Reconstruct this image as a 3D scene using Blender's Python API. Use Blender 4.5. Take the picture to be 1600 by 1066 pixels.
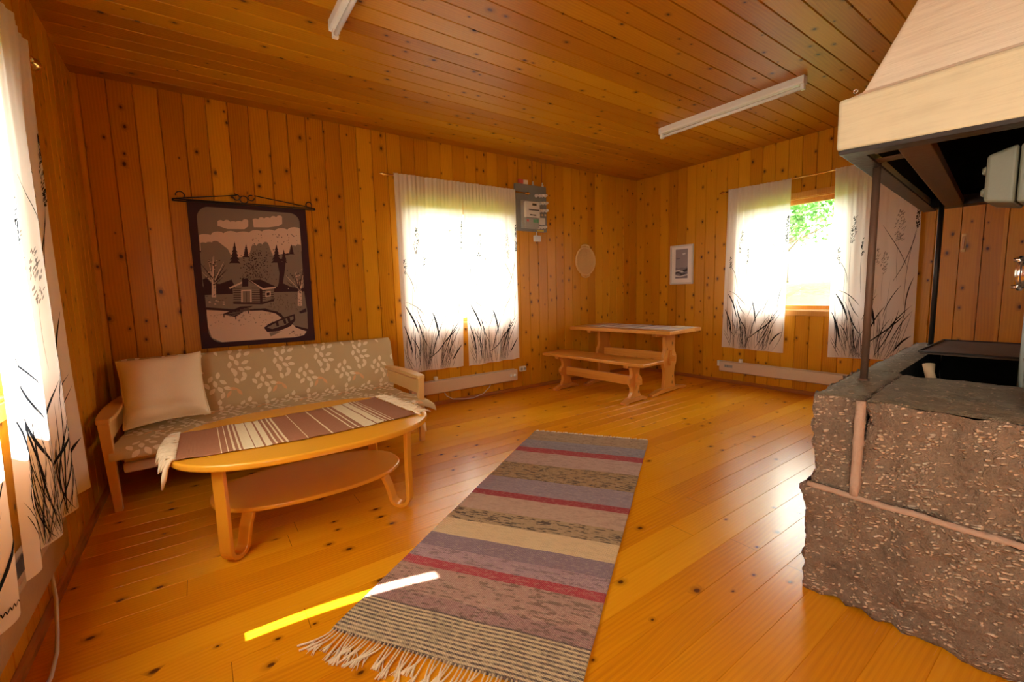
import bpy, bmesh, math, random
from mathutils import Vector, Matrix, noise as mnoise

for o in list(bpy.data.objects):
    bpy.data.objects.remove(o)
S = bpy.context.scene
COL = S.collection
PI = math.pi
R = math.radians

# ------------------------------------------------------------------ camera, sky, sun, exposure
ROOM_L, ROOM_H, ROOM_D = 5.896, 2.75, 6.3      # long wall, ceiling height, depth behind the camera
cam = bpy.data.cameras.new('camera')
cam.sensor_fit = 'HORIZONTAL'
cam.sensor_width = 36.0
cam.lens = 36.0 * 685.356 / 1600.0
cam.clip_start = 0.02
cam_o = bpy.data.objects.new('camera', cam)
cam_o.location = (-5.32638, -4.26841, 1.19704)
cam_o.rotation_euler = (1.459833, 0.0259184, -0.6212853)
COL.objects.link(cam_o)
S.camera = cam_o

world = bpy.data.worlds.new('sky')
S.world = world
world.use_nodes = True
wn = world.node_tree.nodes
wn['Background'].inputs['Color'].default_value = (1.0, 0.96, 0.84, 1)
wn['Background'].inputs['Strength'].default_value = 7.0

sun = bpy.data.lights.new('sun', 'SUN')
sun.energy = 22.0
sun.angle = R(0.6)
sun.color = (1.0, 0.95, 0.86)
sun_o = bpy.data.objects.new('sun', sun)
sd = Vector((0.986, -0.168, -math.tan(R(55.3))))
sun_o.rotation_euler = sd.to_track_quat('-Z', 'Y').to_euler()
sun_o.location = (-9, 1, 9)
COL.objects.link(sun_o)

S.view_settings.view_transform = 'Standard'
S.view_settings.look = 'None'
S.view_settings.gamma = 1.0
S.view_settings.use_curve_mapping = False
S.view_settings.exposure = 1.35
S.cycles.max_bounces = 10
S.cycles.diffuse_bounces = 6
S.cycles.glossy_bounces = 4
S.cycles.transmission_bounces = 6
S.cycles.transparent_max_bounces = 12
S.cycles.sample_clamp_indirect = 6.0
S.cycles.caustics_reflective = False
S.cycles.caustics_refractive = False

# ------------------------------------------------------------------ node helpers
def newmat(name):
    m = bpy.data.materials.new(name)
    m.use_nodes = True
    nt = m.node_tree
    return m, nt, nt.nodes['Principled BSDF']

class NB:
    def __init__(s, nt): s.nt = nt; s.n = nt.nodes; s.l = nt.links
    def link(s, a, b): s.l.new(a, b)
    def _set(s, sock, v):
        if hasattr(v, 'is_linked') or hasattr(v, 'links'): s.l.new(v, sock)
        else: sock.default_value = v
    def math(s, op, a, b=None, c=None, clamp=False):
        x = s.n.new('ShaderNodeMath'); x.operation = op; x.use_clamp = clamp
        s._set(x.inputs[0], a)
        if b is not None: s._set(x.inputs[1], b)
        if c is not None: s._set(x.inputs[2], c)
        return x.outputs[0]
    def comb(s, x, y, z):
        c = s.n.new('ShaderNodeCombineXYZ')
        for i, v in enumerate((x, y, z)): s._set(c.inputs[i], v)
        return c.outputs[0]
    def sep(s, v):
        c = s.n.new('ShaderNodeSeparateXYZ'); s.l.new(v, c.inputs[0]); return c.outputs
    def noise(s, vec, scale=5, detail=2, rough=.5, dist=0):
        x = s.n.new('ShaderNodeTexNoise'); s.l.new(vec, x.inputs['Vector'])
        x.inputs['Scale'].default_value = scale; x.inputs['Detail'].default_value = detail
        x.inputs['Roughness'].default_value = rough; x.inputs['Distortion'].default_value = dist
        return x.outputs['Fac'], x.outputs['Color']
    def white(s, v):
        x = s.n.new('ShaderNodeTexWhiteNoise'); x.noise_dimensions = '1D'; s._set(x.inputs['W'], v)
        return x.outputs['Value'], x.outputs['Color']
    def vor(s, vec, scale=1, rand=1.0, feat='F1', dims='3D'):
        x = s.n.new('ShaderNodeTexVoronoi'); x.voronoi_dimensions = dims; x.feature = feat
        s.l.new(vec, x.inputs['Vector']); x.inputs['Scale'].default_value = scale
        x.inputs['Randomness'].default_value = rand
        return x.outputs
    def ramp(s, fac, stops, interp='LINEAR'):
        x = s.n.new('ShaderNodeValToRGB'); r = x.color_ramp; r.interpolation = interp
        while len(r.elements) < len(stops): r.elements.new(0.5)
        for e, (p, c) in zip(r.elements, stops):
            e.position = p; e.color = (*c, 1) if len(c) == 3 else c
        s._set(x.inputs[0], fac); return x.outputs[0]
    def mix(s, f, a, b, mode='MIX'):
        x = s.n.new('ShaderNodeMix'); x.data_type = 'RGBA'; x.blend_type = mode
        s._set(x.inputs[0], f)
        s._set(x.inputs[6], a if hasattr(a, 'links') else (*a, 1))
        s._set(x.inputs[7], b if hasattr(b, 'links') else (*b, 1))
        return x.outputs[2]
    def smooth(s, v, lo, hi, a=0.0, b=1.0):
        x = s.n.new('ShaderNodeMapRange'); x.interpolation_type = 'SMOOTHSTEP'
        s._set(x.inputs[0], v)
        for i, q in enumerate((lo, hi, a, b)): x.inputs[i + 1].default_value = q
        return x.outputs[0]
    def bump(s, h, strength, dist, normal=None):
        x = s.n.new('ShaderNodeBump'); x.inputs['Strength'].default_value = strength
        x.inputs['Distance'].default_value = dist; s.l.new(h, x.inputs['Height'])
        if normal is not None: s.l.new(normal, x.inputs['Normal'])
        return x.outputs[0]
    def uv(s): x = s.n.new('ShaderNodeUVMap'); x.uv_map = 'UV'; return x.outputs[0]
    def obj(s): x = s.n.new('ShaderNodeTexCoord'); return x.outputs['Object']

def plain(name, col, rough=.5, metal=0, spec=.5, bump=None, coat=0):
    m, nt, p = newmat(name)
    p.inputs['Base Color'].default_value = (*col, 1)
    p.inputs['Roughness'].default_value = rough
    p.inputs['Metallic'].default_value = metal
    p.inputs['Specular IOR Level'].default_value = spec
    p.inputs['Coat Weight'].default_value = coat
    b = NB(nt)
    sc, st = bump or (60, .08)
    f, _ = b.noise(b.obj(), sc, 3)
    c = b.mix(b.math('MULTIPLY', f, .35), tuple(min(1, x * 1.08) for x in col), tuple(x * .8 for x in col))
    nt.links.new(c, p.inputs['Base Color'])
    nt.links.new(b.bump(f, st, .01), p.inputs['Normal'])
    return m

def wood(name, light, mid, dark, w=.143, seed=0., rough=.3, knots=.35, kscale=1., coords='uv', axis='y',
         contrast=1., spec=.5, joints=False, coat=0., vary=1.):
    """pine boards: u runs across the boards, v along the grain"""
    m, nt, p = newmat(name)
    b = NB(nt)
    if coords == 'uv':
        o = b.sep(b.uv()); u, v = o[0], o[1]
    else:
        o = b.sep(b.obj())
        if axis == 'x': u, v = b.math('ADD', o[1], b.math('MULTIPLY', o[2], .77)), o[0]
        elif axis == 'y': u, v = b.math('ADD', o[0], b.math('MULTIPLY', o[2], .77)), o[1]
        else: u, v = b.math('ADD', o[0], b.math('MULTIPLY', o[1], .83)), o[2]
        u = b.math('ADD', u, 5.0)
    idx = b.math('FLOOR', b.math('DIVIDE', u, w))
    r1, rc = b.white(b.math('ADD', idx, seed + 3.3))
    rs = b.sep(rc)
    vv = b.math('ADD', v, b.math('MULTIPLY', r1, 31.7))
    # knots
    kv = b.comb(b.math('DIVIDE', u, .105 * kscale), b.math('DIVIDE', vv, .15 * kscale), b.math('MULTIPLY', idx, 0.0))
    vo = b.vor(kv, 1.0, 1.0, 'F1', '2D')
    kd, kc = vo['Distance'], b.sep(vo['Color'])
    ex = b.math('LESS_THAN', kc[0], knots)
    size = b.math('MULTIPLY_ADD', kc[1], .9, .45)
    nd, _ = b.noise(b.comb(b.math('MULTIPLY', u, 70), b.math('MULTIPLY', vv, 50), 0.0), 1, 2)
    kdd = b.math('DIVIDE', b.math('MULTIPLY_ADD', b.math('SUBTRACT', nd, .5), .05, kd), size)
    core = b.math('MULTIPLY', b.smooth(kdd, .045, .10, 1, 0), ex)
    halo = b.math('MULTIPLY', b.smooth(kdd, .06, .26, 1, 0), ex)
    # grain, bent around the knots
    gd, _ = b.noise(b.comb(b.math('MULTIPLY', u, 3.0), b.math('MULTIPLY', vv, .55), idx), 1, 2)
    uu = b.math('ADD', b.math('MULTIPLY_ADD', gd, .16, u), b.math('MULTIPLY', halo, .035))
    ring = b.math('SINE', b.math('MULTIPLY', uu, 330.0))
    ring = b.math('MULTIPLY_ADD', ring, .5, .5)
    fine, _ = b.noise(b.comb(b.math('MULTIPLY', uu, 260), b.math('MULTIPLY', vv, 4.0), idx), 1, 3, .6)
    big, _ = b.noise(b.comb(b.math('MULTIPLY', u, 2.5), b.math('MULTIPLY', vv, .8), b.math('MULTIPLY', idx, 1.7)), 1, 2)
    g = b.math('ADD', b.math('MULTIPLY', b.math('MULTIPLY', ring, gd), .40), b.math('MULTIPLY', fine, .75))
    t = b.math('ADD', b.math('MULTIPLY', b.math('SUBTRACT', g, .5), .75 * contrast),
               b.math('ADD', b.math('MULTIPLY', b.math('SUBTRACT', rs[1], .5), .55 * vary),
                      b.math('MULTIPLY_ADD', b.math('SUBTRACT', big, .5), .7 * vary, .45)))
    col = b.ramp(t, [(0., light), (.5, mid), (1., dark)])
    col = b.mix(b.math('MULTIPLY', halo, .55), col, tuple(x * .55 for x in dark))
    col = b.mix(b.math('MULTIPLY', core, .92), col, (dark[0] * .13, dark[1] * .09, dark[2] * .2 + .002))
    if joints:
        fr = b.math('FRACT', b.math('DIVIDE', vv, 3.3))
        jm = b.math('LESS_THAN', b.math('ABSOLUTE', b.math('SUBTRACT', fr, .5)), .0004)
        col = b.mix(b.math('MULTIPLY', jm, .7), col, tuple(x * .2 for x in dark))
    nt.links.new(col, p.inputs['Base Color'])
    rr = b.math('MULTIPLY_ADD', fine, .12, rough - .06)
    nt.links.new(rr, p.inputs['Roughness'])
    p.inputs['Specular IOR Level'].default_value = spec
    p.inputs['Coat Weight'].default_value = coat
    p.inputs['Coat Roughness'].default_value = .12
    h = b.math('ADD', b.math('MULTIPLY', g, .25), b.math('MULTIPLY', core, -.3))
    wav, _ = b.noise(b.comb(b.math('MULTIPLY', u, 9), b.math('MULTIPLY', v, 2.2), idx), 1, 2)
    nrm = b.bump(b.math('MULTIPLY_ADD', wav, 2.2, h), .10 if joints else .2, .004)
    nt.links.new(nrm, p.inputs['Normal'])
    return m

# ------------------------------------------------------------------ materials
M = {}
W_L, W_M, W_D = (.70, .325, .011), (.57, .228, .005), (.39, .124, .003)
M['wall'] = wood('pine_panel_wall', W_L, W_M, W_D, .143, 1., .36, .32, spec=.28)
M['wall_r'] = wood('pine_panel_wall_right', W_L, W_M, W_D, .135, 7., .36, .38, spec=.28)
M['wall_l'] = wood('pine_panel_wall_left', W_L, W_M, W_D, .135, 13., .36, .30, spec=.28)
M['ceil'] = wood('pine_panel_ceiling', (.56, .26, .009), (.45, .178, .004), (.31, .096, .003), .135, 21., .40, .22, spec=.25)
M['floor'] = wood('pine_floor', (.86, .40, .011), (.74, .285, .004), (.53, .158, .003), .125, 33., .25, .17, 1.0, joints=True, spec=.55)
M['trim'] = wood('stained_trim', (.45, .15, .02), (.36, .105, .012), (.26, .07, .008), .3, 2., .35, .1, coords='obj', axis='x')
M['trim_y'] = wood('stained_trim_side', (.45, .15, .02), (.36, .105, .012), (.26, .07, .008), .3, 2., .35, .1, coords='obj', axis='y')
M['wframe'] = wood('window_frame_pine', (.72, .36, .07), (.62, .27, .04), (.45, .16, .02), .4, 5., .35, .1, coords='obj', axis='z')
M['din_y'] = wood('dining_pine_length', (.72, .33, .06), (.62, .25, .035), (.47, .155, .016), .12, 41., .3, .16, coords='obj', axis='y')
M['din_z'] = wood('dining_pine_upright', (.72, .33, .06), (.62, .25, .035), (.47, .155, .016), .3, 43., .3, .2, coords='obj', axis='z')
M['din_x'] = wood('dining_pine_cross', (.72, .33, .06), (.62, .25, .035), (.47, .155, .016), .3, 44., .3, .2, coords='obj', axis='x')
M['birch_x'] = wood('birch_veneer', (.84, .43, .035), (.79, .36, .022), (.70, .28, .015), 1.5, 51., .22, 0., coords='obj', axis='x', contrast=.4, spec=.55, vary=.4)
M['birch_z'] = wood('birch_bentwood', (.84, .42, .035), (.79, .35, .022), (.70, .27, .014), 1.5, 52., .25, 0., coords='obj', axis='z', contrast=.4, vary=.4)
M['beech'] = wood('sofa_beech', (.80, .52, .20), (.74, .45, .15), (.66, .37, .10), 1.5, 55., .35, 0., coords='obj', axis='z', contrast=.35, vary=.4)
M['white_metal'] = plain('white_enamel', (.80, .78, .74), .35)
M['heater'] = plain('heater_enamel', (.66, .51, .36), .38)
M['heater_shaded'] = plain('shaded_heater_enamel', (.33, .23, .15), .3)  # the beige enamel again, darkened so the colour carries the shade there
M['tube'] = plain('fluorescent_tube_glass', (.86, .86, .84), .2)
M['brass'] = plain('brass', (.80, .52, .16), .25, 1.)
M['chrome'] = plain('polished_metal', (.82, .80, .76), .18, 1., bump=(30, .03))
M['iron'] = plain('dark_iron', (.045, .036, .032), .45, .6, bump=(40, .3))
M['rust'] = plain('rusty_steel', (.12, .062, .036), .6, .25, bump=(35, .4))
M['black'] = plain('wrought_iron_black', (.014, .012, .012), .45)
M['soot'] = plain('soot', (.012, .011, .010), .9, bump=(20, .5), spec=.1)
M['ash'] = plain('ash_bed', (.03, .027, .024), .95, bump=(25, .8), spec=.1)
M['char'] = plain('charred_wood', (.03, .022, .018), .9, bump=(40, .8))
M['chip'] = plain('split_wood', (.62, .44, .26), .7)
M['boxgrey'] = plain('grey_green_plastic', (.17, .165, .115), .45, bump=(120, .05))
M['panelgrey'] = plain('grey_green_sheet', (.30, .33, .28), .5)
M['mgrey'] = plain('meter_board_grey', (.20, .205, .20), .5)
M['mgrey2'] = plain('meter_grey', (.36, .36, .34), .45)
M['mdark'] = plain('meter_dark', (.03, .03, .03), .4)
M['mwhite'] = plain('meter_white', (.72, .70, .66), .4)
M['mred'] = plain('meter_red', (.62, .10, .07), .4)
M['mgreen'] = plain('meter_green', (.12, .36, .18), .4)
M['myellow'] = plain('meter_yellow', (.62, .50, .05), .5)
M['cord'] = plain('grey_cord', (.62, .58, .52), .5)
M['wicker'] = plain('pale_woven_cane', (.80, .52, .20), .6, bump=(90, .5))
M['paper'] = plain('picture_mat', (.80, .72, .66), .8)
M['pframe'] = plain('whitewashed_frame', (.62, .56, .50), .6)
M['t_dark'] = plain('tapestry_dark', (.060, .028, .034), .95, bump=(400, .5), spec=.1)
M['t_grey'] = plain('tapestry_grey', (.26, .20, .155), .95, bump=(400, .5), spec=.1)
M['t_cream'] = plain('tapestry_cream', (.72, .52, .39), .95, bump=(400, .5), spec=.1)
M['t_mid'] = plain('tapestry_brown', (.16, .11, .09), .95, bump=(400, .5), spec=.1)
M['cotton'] = plain('cushion_cotton', (.92, .80, .56), .9, bump=(200, .25), spec=.15)
M['cushbase'] = plain('sofa_mattress_fabric', (.76, .58, .36), .9, bump=(150, .4), spec=.1)
M['c_leaf'] = plain('throw_leaf', (.92, .82, .62), .9, bump=(300, .3), spec=.1)
M['c_leaf2'] = plain('throw_leaf_faint', (.82, .52, .26), .9, bump=(300, .3), spec=.1)
M['fringe'] = plain('cotton_fringe', (.84, .70, .48), .9, spec=.1)
M['twig'] = plain('bark', (.12, .08, .05), .9)

def throw_mat():
    m, nt, p = newmat('throw_linen'); b = NB(nt)
    o = b.sep(b.uv())
    a = b.math('SINE', b.math('MULTIPLY', o[0], 2200.)); c = b.math('SINE', b.math('MULTIPLY', o[1], 2200.))
    f, _ = b.noise(b.comb(b.math('MULTIPLY', o[0], 300), b.math('MULTIPLY', o[1], 300), 0.), 1, 3)
    col = b.ramp(f, [(.3, (.56, .44, .235)), (.7, (.69, .56, .32))])
    nt.links.new(col, p.inputs['Base Color']); p.inputs['Roughness'].default_value = .9
    p.inputs['Specular IOR Level'].default_value = .1
    nt.links.new(b.bump(b.math('MULTIPLY', a, c), .15, .001), p.inputs['Normal'])
    return m
M['throw'] = throw_mat()

def curtain_mats():
    out = []
    for name, d, tcol, k in (('curtain_cotton', (.86, .80, .76), (.92, .93, .93), .42), ('curtain_ink', (.018, .018, .022), (.05, .06, .08), .25),
                             ('curtain_ink_grey', (.30, .28, .27), (.40, .40, .40), .35)):
        m = bpy.data.materials.new(name); m.use_nodes = True
        nt = m.node_tree; nt.nodes.remove(nt.nodes['Principled BSDF'])
        b = NB(nt)
        f, _ = b.noise(b.obj(), 500, 2)
        a = nt.nodes.new('ShaderNodeBsdfDiffuse'); a.inputs[0].default_value = (*d, 1)
        t = nt.nodes.new('ShaderNodeBsdfTranslucent'); t.inputs[0].default_value = (*tcol, 1)
        bn = b.bump(f, .12, .001)
        nt.links.new(bn, a.inputs['Normal'])
        x = nt.nodes.new('ShaderNodeMixShader'); x.inputs[0].default_value = k
        nt.links.new(a.outputs[0], x.inputs[1]); nt.links.new(t.outputs[0], x.inputs[2])
        nt.links.new(x.outputs[0], nt.nodes['Material Output'].inputs[0])
        out.append(m)
    return out
M['cloth'], M['ink'], M['ink2'] = curtain_mats()

def glass_mat():
    m = bpy.data.materials.new('window_glass'); m.use_nodes = True
    nt = m.node_tree; nt.nodes.remove(nt.nodes['Principled BSDF'])
    t = nt.nodes.new('ShaderNodeBsdfTransparent'); t.inputs[0].default_value = (.96, .98, .97, 1)
    g = nt.nodes.new('ShaderNodeBsdfGlossy'); g.inputs['Roughness'].default_value = .02
    fr = nt.nodes.new('ShaderNodeFresnel'); fr.inputs[0].default_value = 1.5
    x = nt.nodes.new('ShaderNodeMixShader')
    nt.links.new(fr.outputs[0], x.inputs[0]); nt.links.new(t.outputs[0], x.inputs[1]); nt.links.new(g.outputs[0], x.inputs[2])
    nt.links.new(x.outputs[0], nt.nodes['Material Output'].inputs[0])
    return m
M['glass'] = glass_mat()

def stone_mat(name, base, lightc, chips=1.0):
    m, nt, p = newmat(name); b = NB(nt)
    o = b.obj()
    f, fc = b.noise(o, 9, 4, .6)
    w, wc = b.noise(o, 22, 2)
    s = b.sep(o); wsep = b.sep(wc)
    vec = b.comb(b.math('MULTIPLY_ADD', wsep[0], .03, s[0]), b.math('MULTIPLY_ADD', wsep[1], .05, s[1]),
                 b.math('MULTIPLY_ADD', s[2], 1.5, b.math('MULTIPLY', s[1], .35)))
    vo = b.vor(vec, 78, 1.0)
    vs = b.sep(vo['Color'])
    big = b.smooth(f, .38, .62)
    thr = b.math('MULTIPLY_ADD', big, .30, .20)
    on = b.math('MULTIPLY', b.math('LESS_THAN', vs[0], b.math('MULTIPLY', thr, chips)), b.smooth(vo['Distance'], .30, .62, 1, 0))
    fine, _ = b.noise(o, 120, 3, .7)
    col = b.ramp(b.math('ADD', b.math('MULTIPLY', f, .6), b.math('MULTIPLY', fine, .4)),
                 [(.3, tuple(x * .6 for x in base)), (.5, base), (.72, tuple(min(1, x * 1.5) for x in base))])
    lc = b.mix(vs[1], lightc, (lightc[0], lightc[1] * .82, lightc[2] * .70))
    col = b.mix(b.math('MULTIPLY', on, .95), col, lc)
    nt.links.new(col, p.inputs['Base Color'])
    p.inputs['Roughness'].default_value = .62
    h = b.math('ADD', b.math('MULTIPLY', on, .5), b.math('ADD', b.math('MULTIPLY', fine, .6), b.math('MULTIPLY', w, 1.2)))
    nt.links.new(b.bump(h, 1.0, .03), p.inputs['Normal'])
    return m
M['stone'] = stone_mat('rough_granite', (.28, .185, .12), (.86, .70, .52))
M['stone_top'] = stone_mat('worn_granite_top', (.27, .20, .115), (.62, .46, .30), .25)
M['mortar'] = plain('pink_mortar', (.40, .26, .18), .9, bump=(50, .7))

def plaster_mat(name='cream_plaster', k=1.0, kb=1.0):
    m, nt, p = newmat(name); b = NB(nt)
    o = b.obj(); s = b.sep(o)
    f, _ = b.noise(o, 3.5, 4, .6)
    st, _ = b.noise(b.comb(b.math('MULTIPLY', s[0], 3), b.math('MULTIPLY', s[1], 3), b.math('MULTIPLY', s[2], 30)), 1, 4, .6)
    col = b.ramp(b.math('ADD', b.math('MULTIPLY', f, .5), b.math('MULTIPLY', st, .5)),
                 [(.3, (.62 * k, .53 * k, .35 * kb)), (.5, (.76 * k, .68 * k, .47 * kb)), (.75, (.82 * k, .74 * k, .52 * kb))])
    nt.links.new(col, p.inputs['Base Color']); p.inputs['Roughness'].default_value = .6
    nt.links.new(b.bump(b.math('ADD', f, st), .35, .012), p.inputs['Normal'])
    return m
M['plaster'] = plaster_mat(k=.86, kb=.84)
M['plaster_lit'] = plaster_mat('lit_plaster', 1.15, 1.28)  # same plaster as the fascia, lightened: light on the slope is in the colour

RUG_L = 2.36
def rug_mat():
    m, nt, p = newmat('rag_rug_weave'); b = NB(nt)
    o = b.sep(b.uv()); u, v = o[0], o[1]
    wob, _ = b.noise(b.comb(b.math('MULTIPLY', u, 2.2), 0., 0.), 1, 2)
    v2 = b.math('ADD', v, b.math('MULTIPLY', b.math('SUBTRACT', wob, .5), .02))
    row = b.math('FLOOR', b.math('DIVIDE', v2, .0085))
    rr, _ = b.white(row)
    st = [(0, (.42, .27, .16)), (.215, (.29, .25, .29)), (.395, (.40, .035, .055)), (.487, (.52, .34, .28)), (.705, (.40, .25, .12)),
          (.95, (.34, .26, .30)), (1.157, (.38, .03, .05)), (1.218, (.58, .39, .28)), (1.40, (.46, .32, .17)), (1.53, (.80, .60, .33)),
          (1.67, (.30, .21, .25)), (1.785, (.46, .30, .33)), (1.875, (.50, .055, .08)), (1.935, (.50, .29, .23)), (2.10, (.40, .22, .20)), (2.17, (.74, .58, .34))]
    mo = [(0, .45), (.215, .25), (.395, .1), (.487, .25), (.705, .95), (.95, .15), (1.157, .1), (1.218, .2), (1.40, 1.0), (1.53, .1),
          (1.67, .12), (1.785, .4), (1.875, .15), (1.935, .55), (2.10, .6), (2.17, .3)]
    fv = b.math('DIVIDE', v2, RUG_L)
    base = b.ramp(fv, [(a / RUG_L, c) for a, c in st], 'CONSTANT')
    mott = b.ramp(fv, [(a / RUG_L, (c, c, c)) for a, c in mo], 'CONSTANT')
    n1, _ = b.noise(b.comb(b.math('MULTIPLY', u, 14), b.math('MULTIPLY', row, 5.3), 0.), 1, 3, .6)
    dk = b.smooth(n1, .50, .60)
    col = b.mix(b.math('MULTIPLY', b.math('MULTIPLY', dk, mott), .95), base, (.06, .042, .03))
    n2, nc2 = b.noise(b.comb(b.math('MULTIPLY', u, 45), b.math('MULTIPLY', row, 9.1), 3.), 1, 2)
    col = b.mix(b.math('MULTIPLY', b.smooth(n2, .45, .75), .22), col, (.80, .64, .46))
    # the near end alternates pale and dark weft rows
    alt = b.math('MULTIPLY', b.math('GREATER_THAN', b.math('MODULO', row, 2.0), .5), b.math('GREATER_THAN', v2, 2.165))
    col = b.mix(b.math('MULTIPLY', alt, b.smooth(n2, .25, .6, .35, .95)), col, (.13, .095, .085))
    # warp threads: pale dots
    su = b.math('SINE', b.math('MULTIPLY', u, 2 * PI / .011)); sv = b.math('SINE', b.math('MULTIPLY', v2, 2 * PI / .0085))
    chk = b.math('MULTIPLY', su, sv)
    col = b.mix(b.math('MULTIPLY', b.smooth(chk, .1, .8), .28), col, (.78, .62, .46))
    col = b.mix(b.math('MULTIPLY', b.smooth(chk, -.1, -.9), .35), col, (.05, .03, .03))
    nt.links.new(col, p.inputs['Base Color']); p.inputs['Roughness'].default_value = .95
    p.inputs['Specular IOR Level'].default_value = .1
    h = b.math('ADD', chk, b.math('MULTIPLY', sv, .6))
    nt.links.new(b.bump(h, .5, .004), p.inputs['Normal'])
    return m
M['rug'] = rug_mat()

def runner_mat(name, stops, length, base_rough=.9):
    m, nt, p = newmat(name); b = NB(nt)
    o = b.sep(b.uv())
    f, _ = b.noise(b.comb(b.math('MULTIPLY', o[0], 260), b.math('MULTIPLY', o[1], 90), 0.), 1, 2)
    fv = b.math('DIVIDE', o[1], length)
    if len(stops) > 30:                       # one ramp holds at most 32 stops
        h = len(stops) // 2
        col = b.mix(b.math('GREATER_THAN', fv, stops[h][0]), b.ramp(fv, stops[:h], 'CONSTANT'), b.ramp(fv, stops[h:], 'CONSTANT'))
    else:
        col = b.ramp(fv, stops, 'CONSTANT')
    col = b.mix(b.math('MULTIPLY', f, .4), col, (.05, .025, .015))
    nt.links.new(col, p.inputs['Base Color']); p.inputs['Roughness'].default_value = base_rough
    p.inputs['Specular IOR Level'].default_value = .15
    s1 = b.math('SINE', b.math('MULTIPLY', o[1], 1500.))
    nt.links.new(b.bump(b.math('ADD', s1, f), .3, .001), p.inputs['Normal'])
    return m
BR, CR = (.44, .19, .095), (.96, .82, .52)
rs = []
def stripes(lst):
    out = [(0., BR)]
    for a, c in lst: out += [(a, CR), (c, BR)]
    return out
M['runner'] = runner_mat('runner_weave', stripes([(.145, .152), (.168, .175), (.188, .196), (.208, .217), (.226, .262), (.267, .300), (.305, .332), (.340, .350),
                     (.366, .374), (.385, .392), (.465, .471), (.570, .576), (.662, .669), (.690, .698), (.715, .775), (.783, .818), (.826, .835), (.85, .857), (.868, .874)]), 1.0)
M['tcloth'] = runner_mat('tablecloth_weave', [(0, (.90, .82, .78)), (.10, (.72, .60, .66)), (.13, (.90, .82, .78)), (.24, (.72, .60, .66)), (.32, (.90, .82, .78)), (.42, (.50, .36, .42)),
                     (.46, (.90, .82, .78)), (.58, (.72, .60, .66)), (.66, (.90, .82, .78)), (.78, (.50, .36, .42)), (.82, (.90, .82, .78)), (.92, (.72, .60, .66))], 1.0)

def leaf_mat(name, a, c):
    m, nt, p = newmat(name); b = NB(nt)
    f, _ = b.noise(b.obj(), 3, 2)
    col = b.ramp(f, [(.35, a), (.65, c)])
    nt.links.new(col, p.inputs['Base Color']); p.inputs['Roughness'].default_value = .6
    t = nt.nodes.new('ShaderNodeBsdfTranslucent'); nt.links.new(col, t.inputs[0])
    x = nt.nodes.new('ShaderNodeMixShader'); x.inputs[0].default_value = .35
    nt.links.new(p.outputs[0], x.inputs[1]); nt.links.new(t.outputs[0], x.inputs[2])
    nt.links.new(x.outputs[0], nt.nodes['Material Output'].inputs[0])
    return m
M['leaf'] = leaf_mat('tree_leaf', (.05, .16, .03), (.10, .26, .05))
M['leaf2'] = leaf_mat('tree_leaf_pale', (.09, .24, .04), (.18, .36, .07))
M['leaf3'] = leaf_mat('shrub_leaf', (.14, .22, .03), (.55, .26, .03))
M['lawn'] = leaf_mat('lawn_grass', (.030, .085, .006), (.07, .085, .012))

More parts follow.
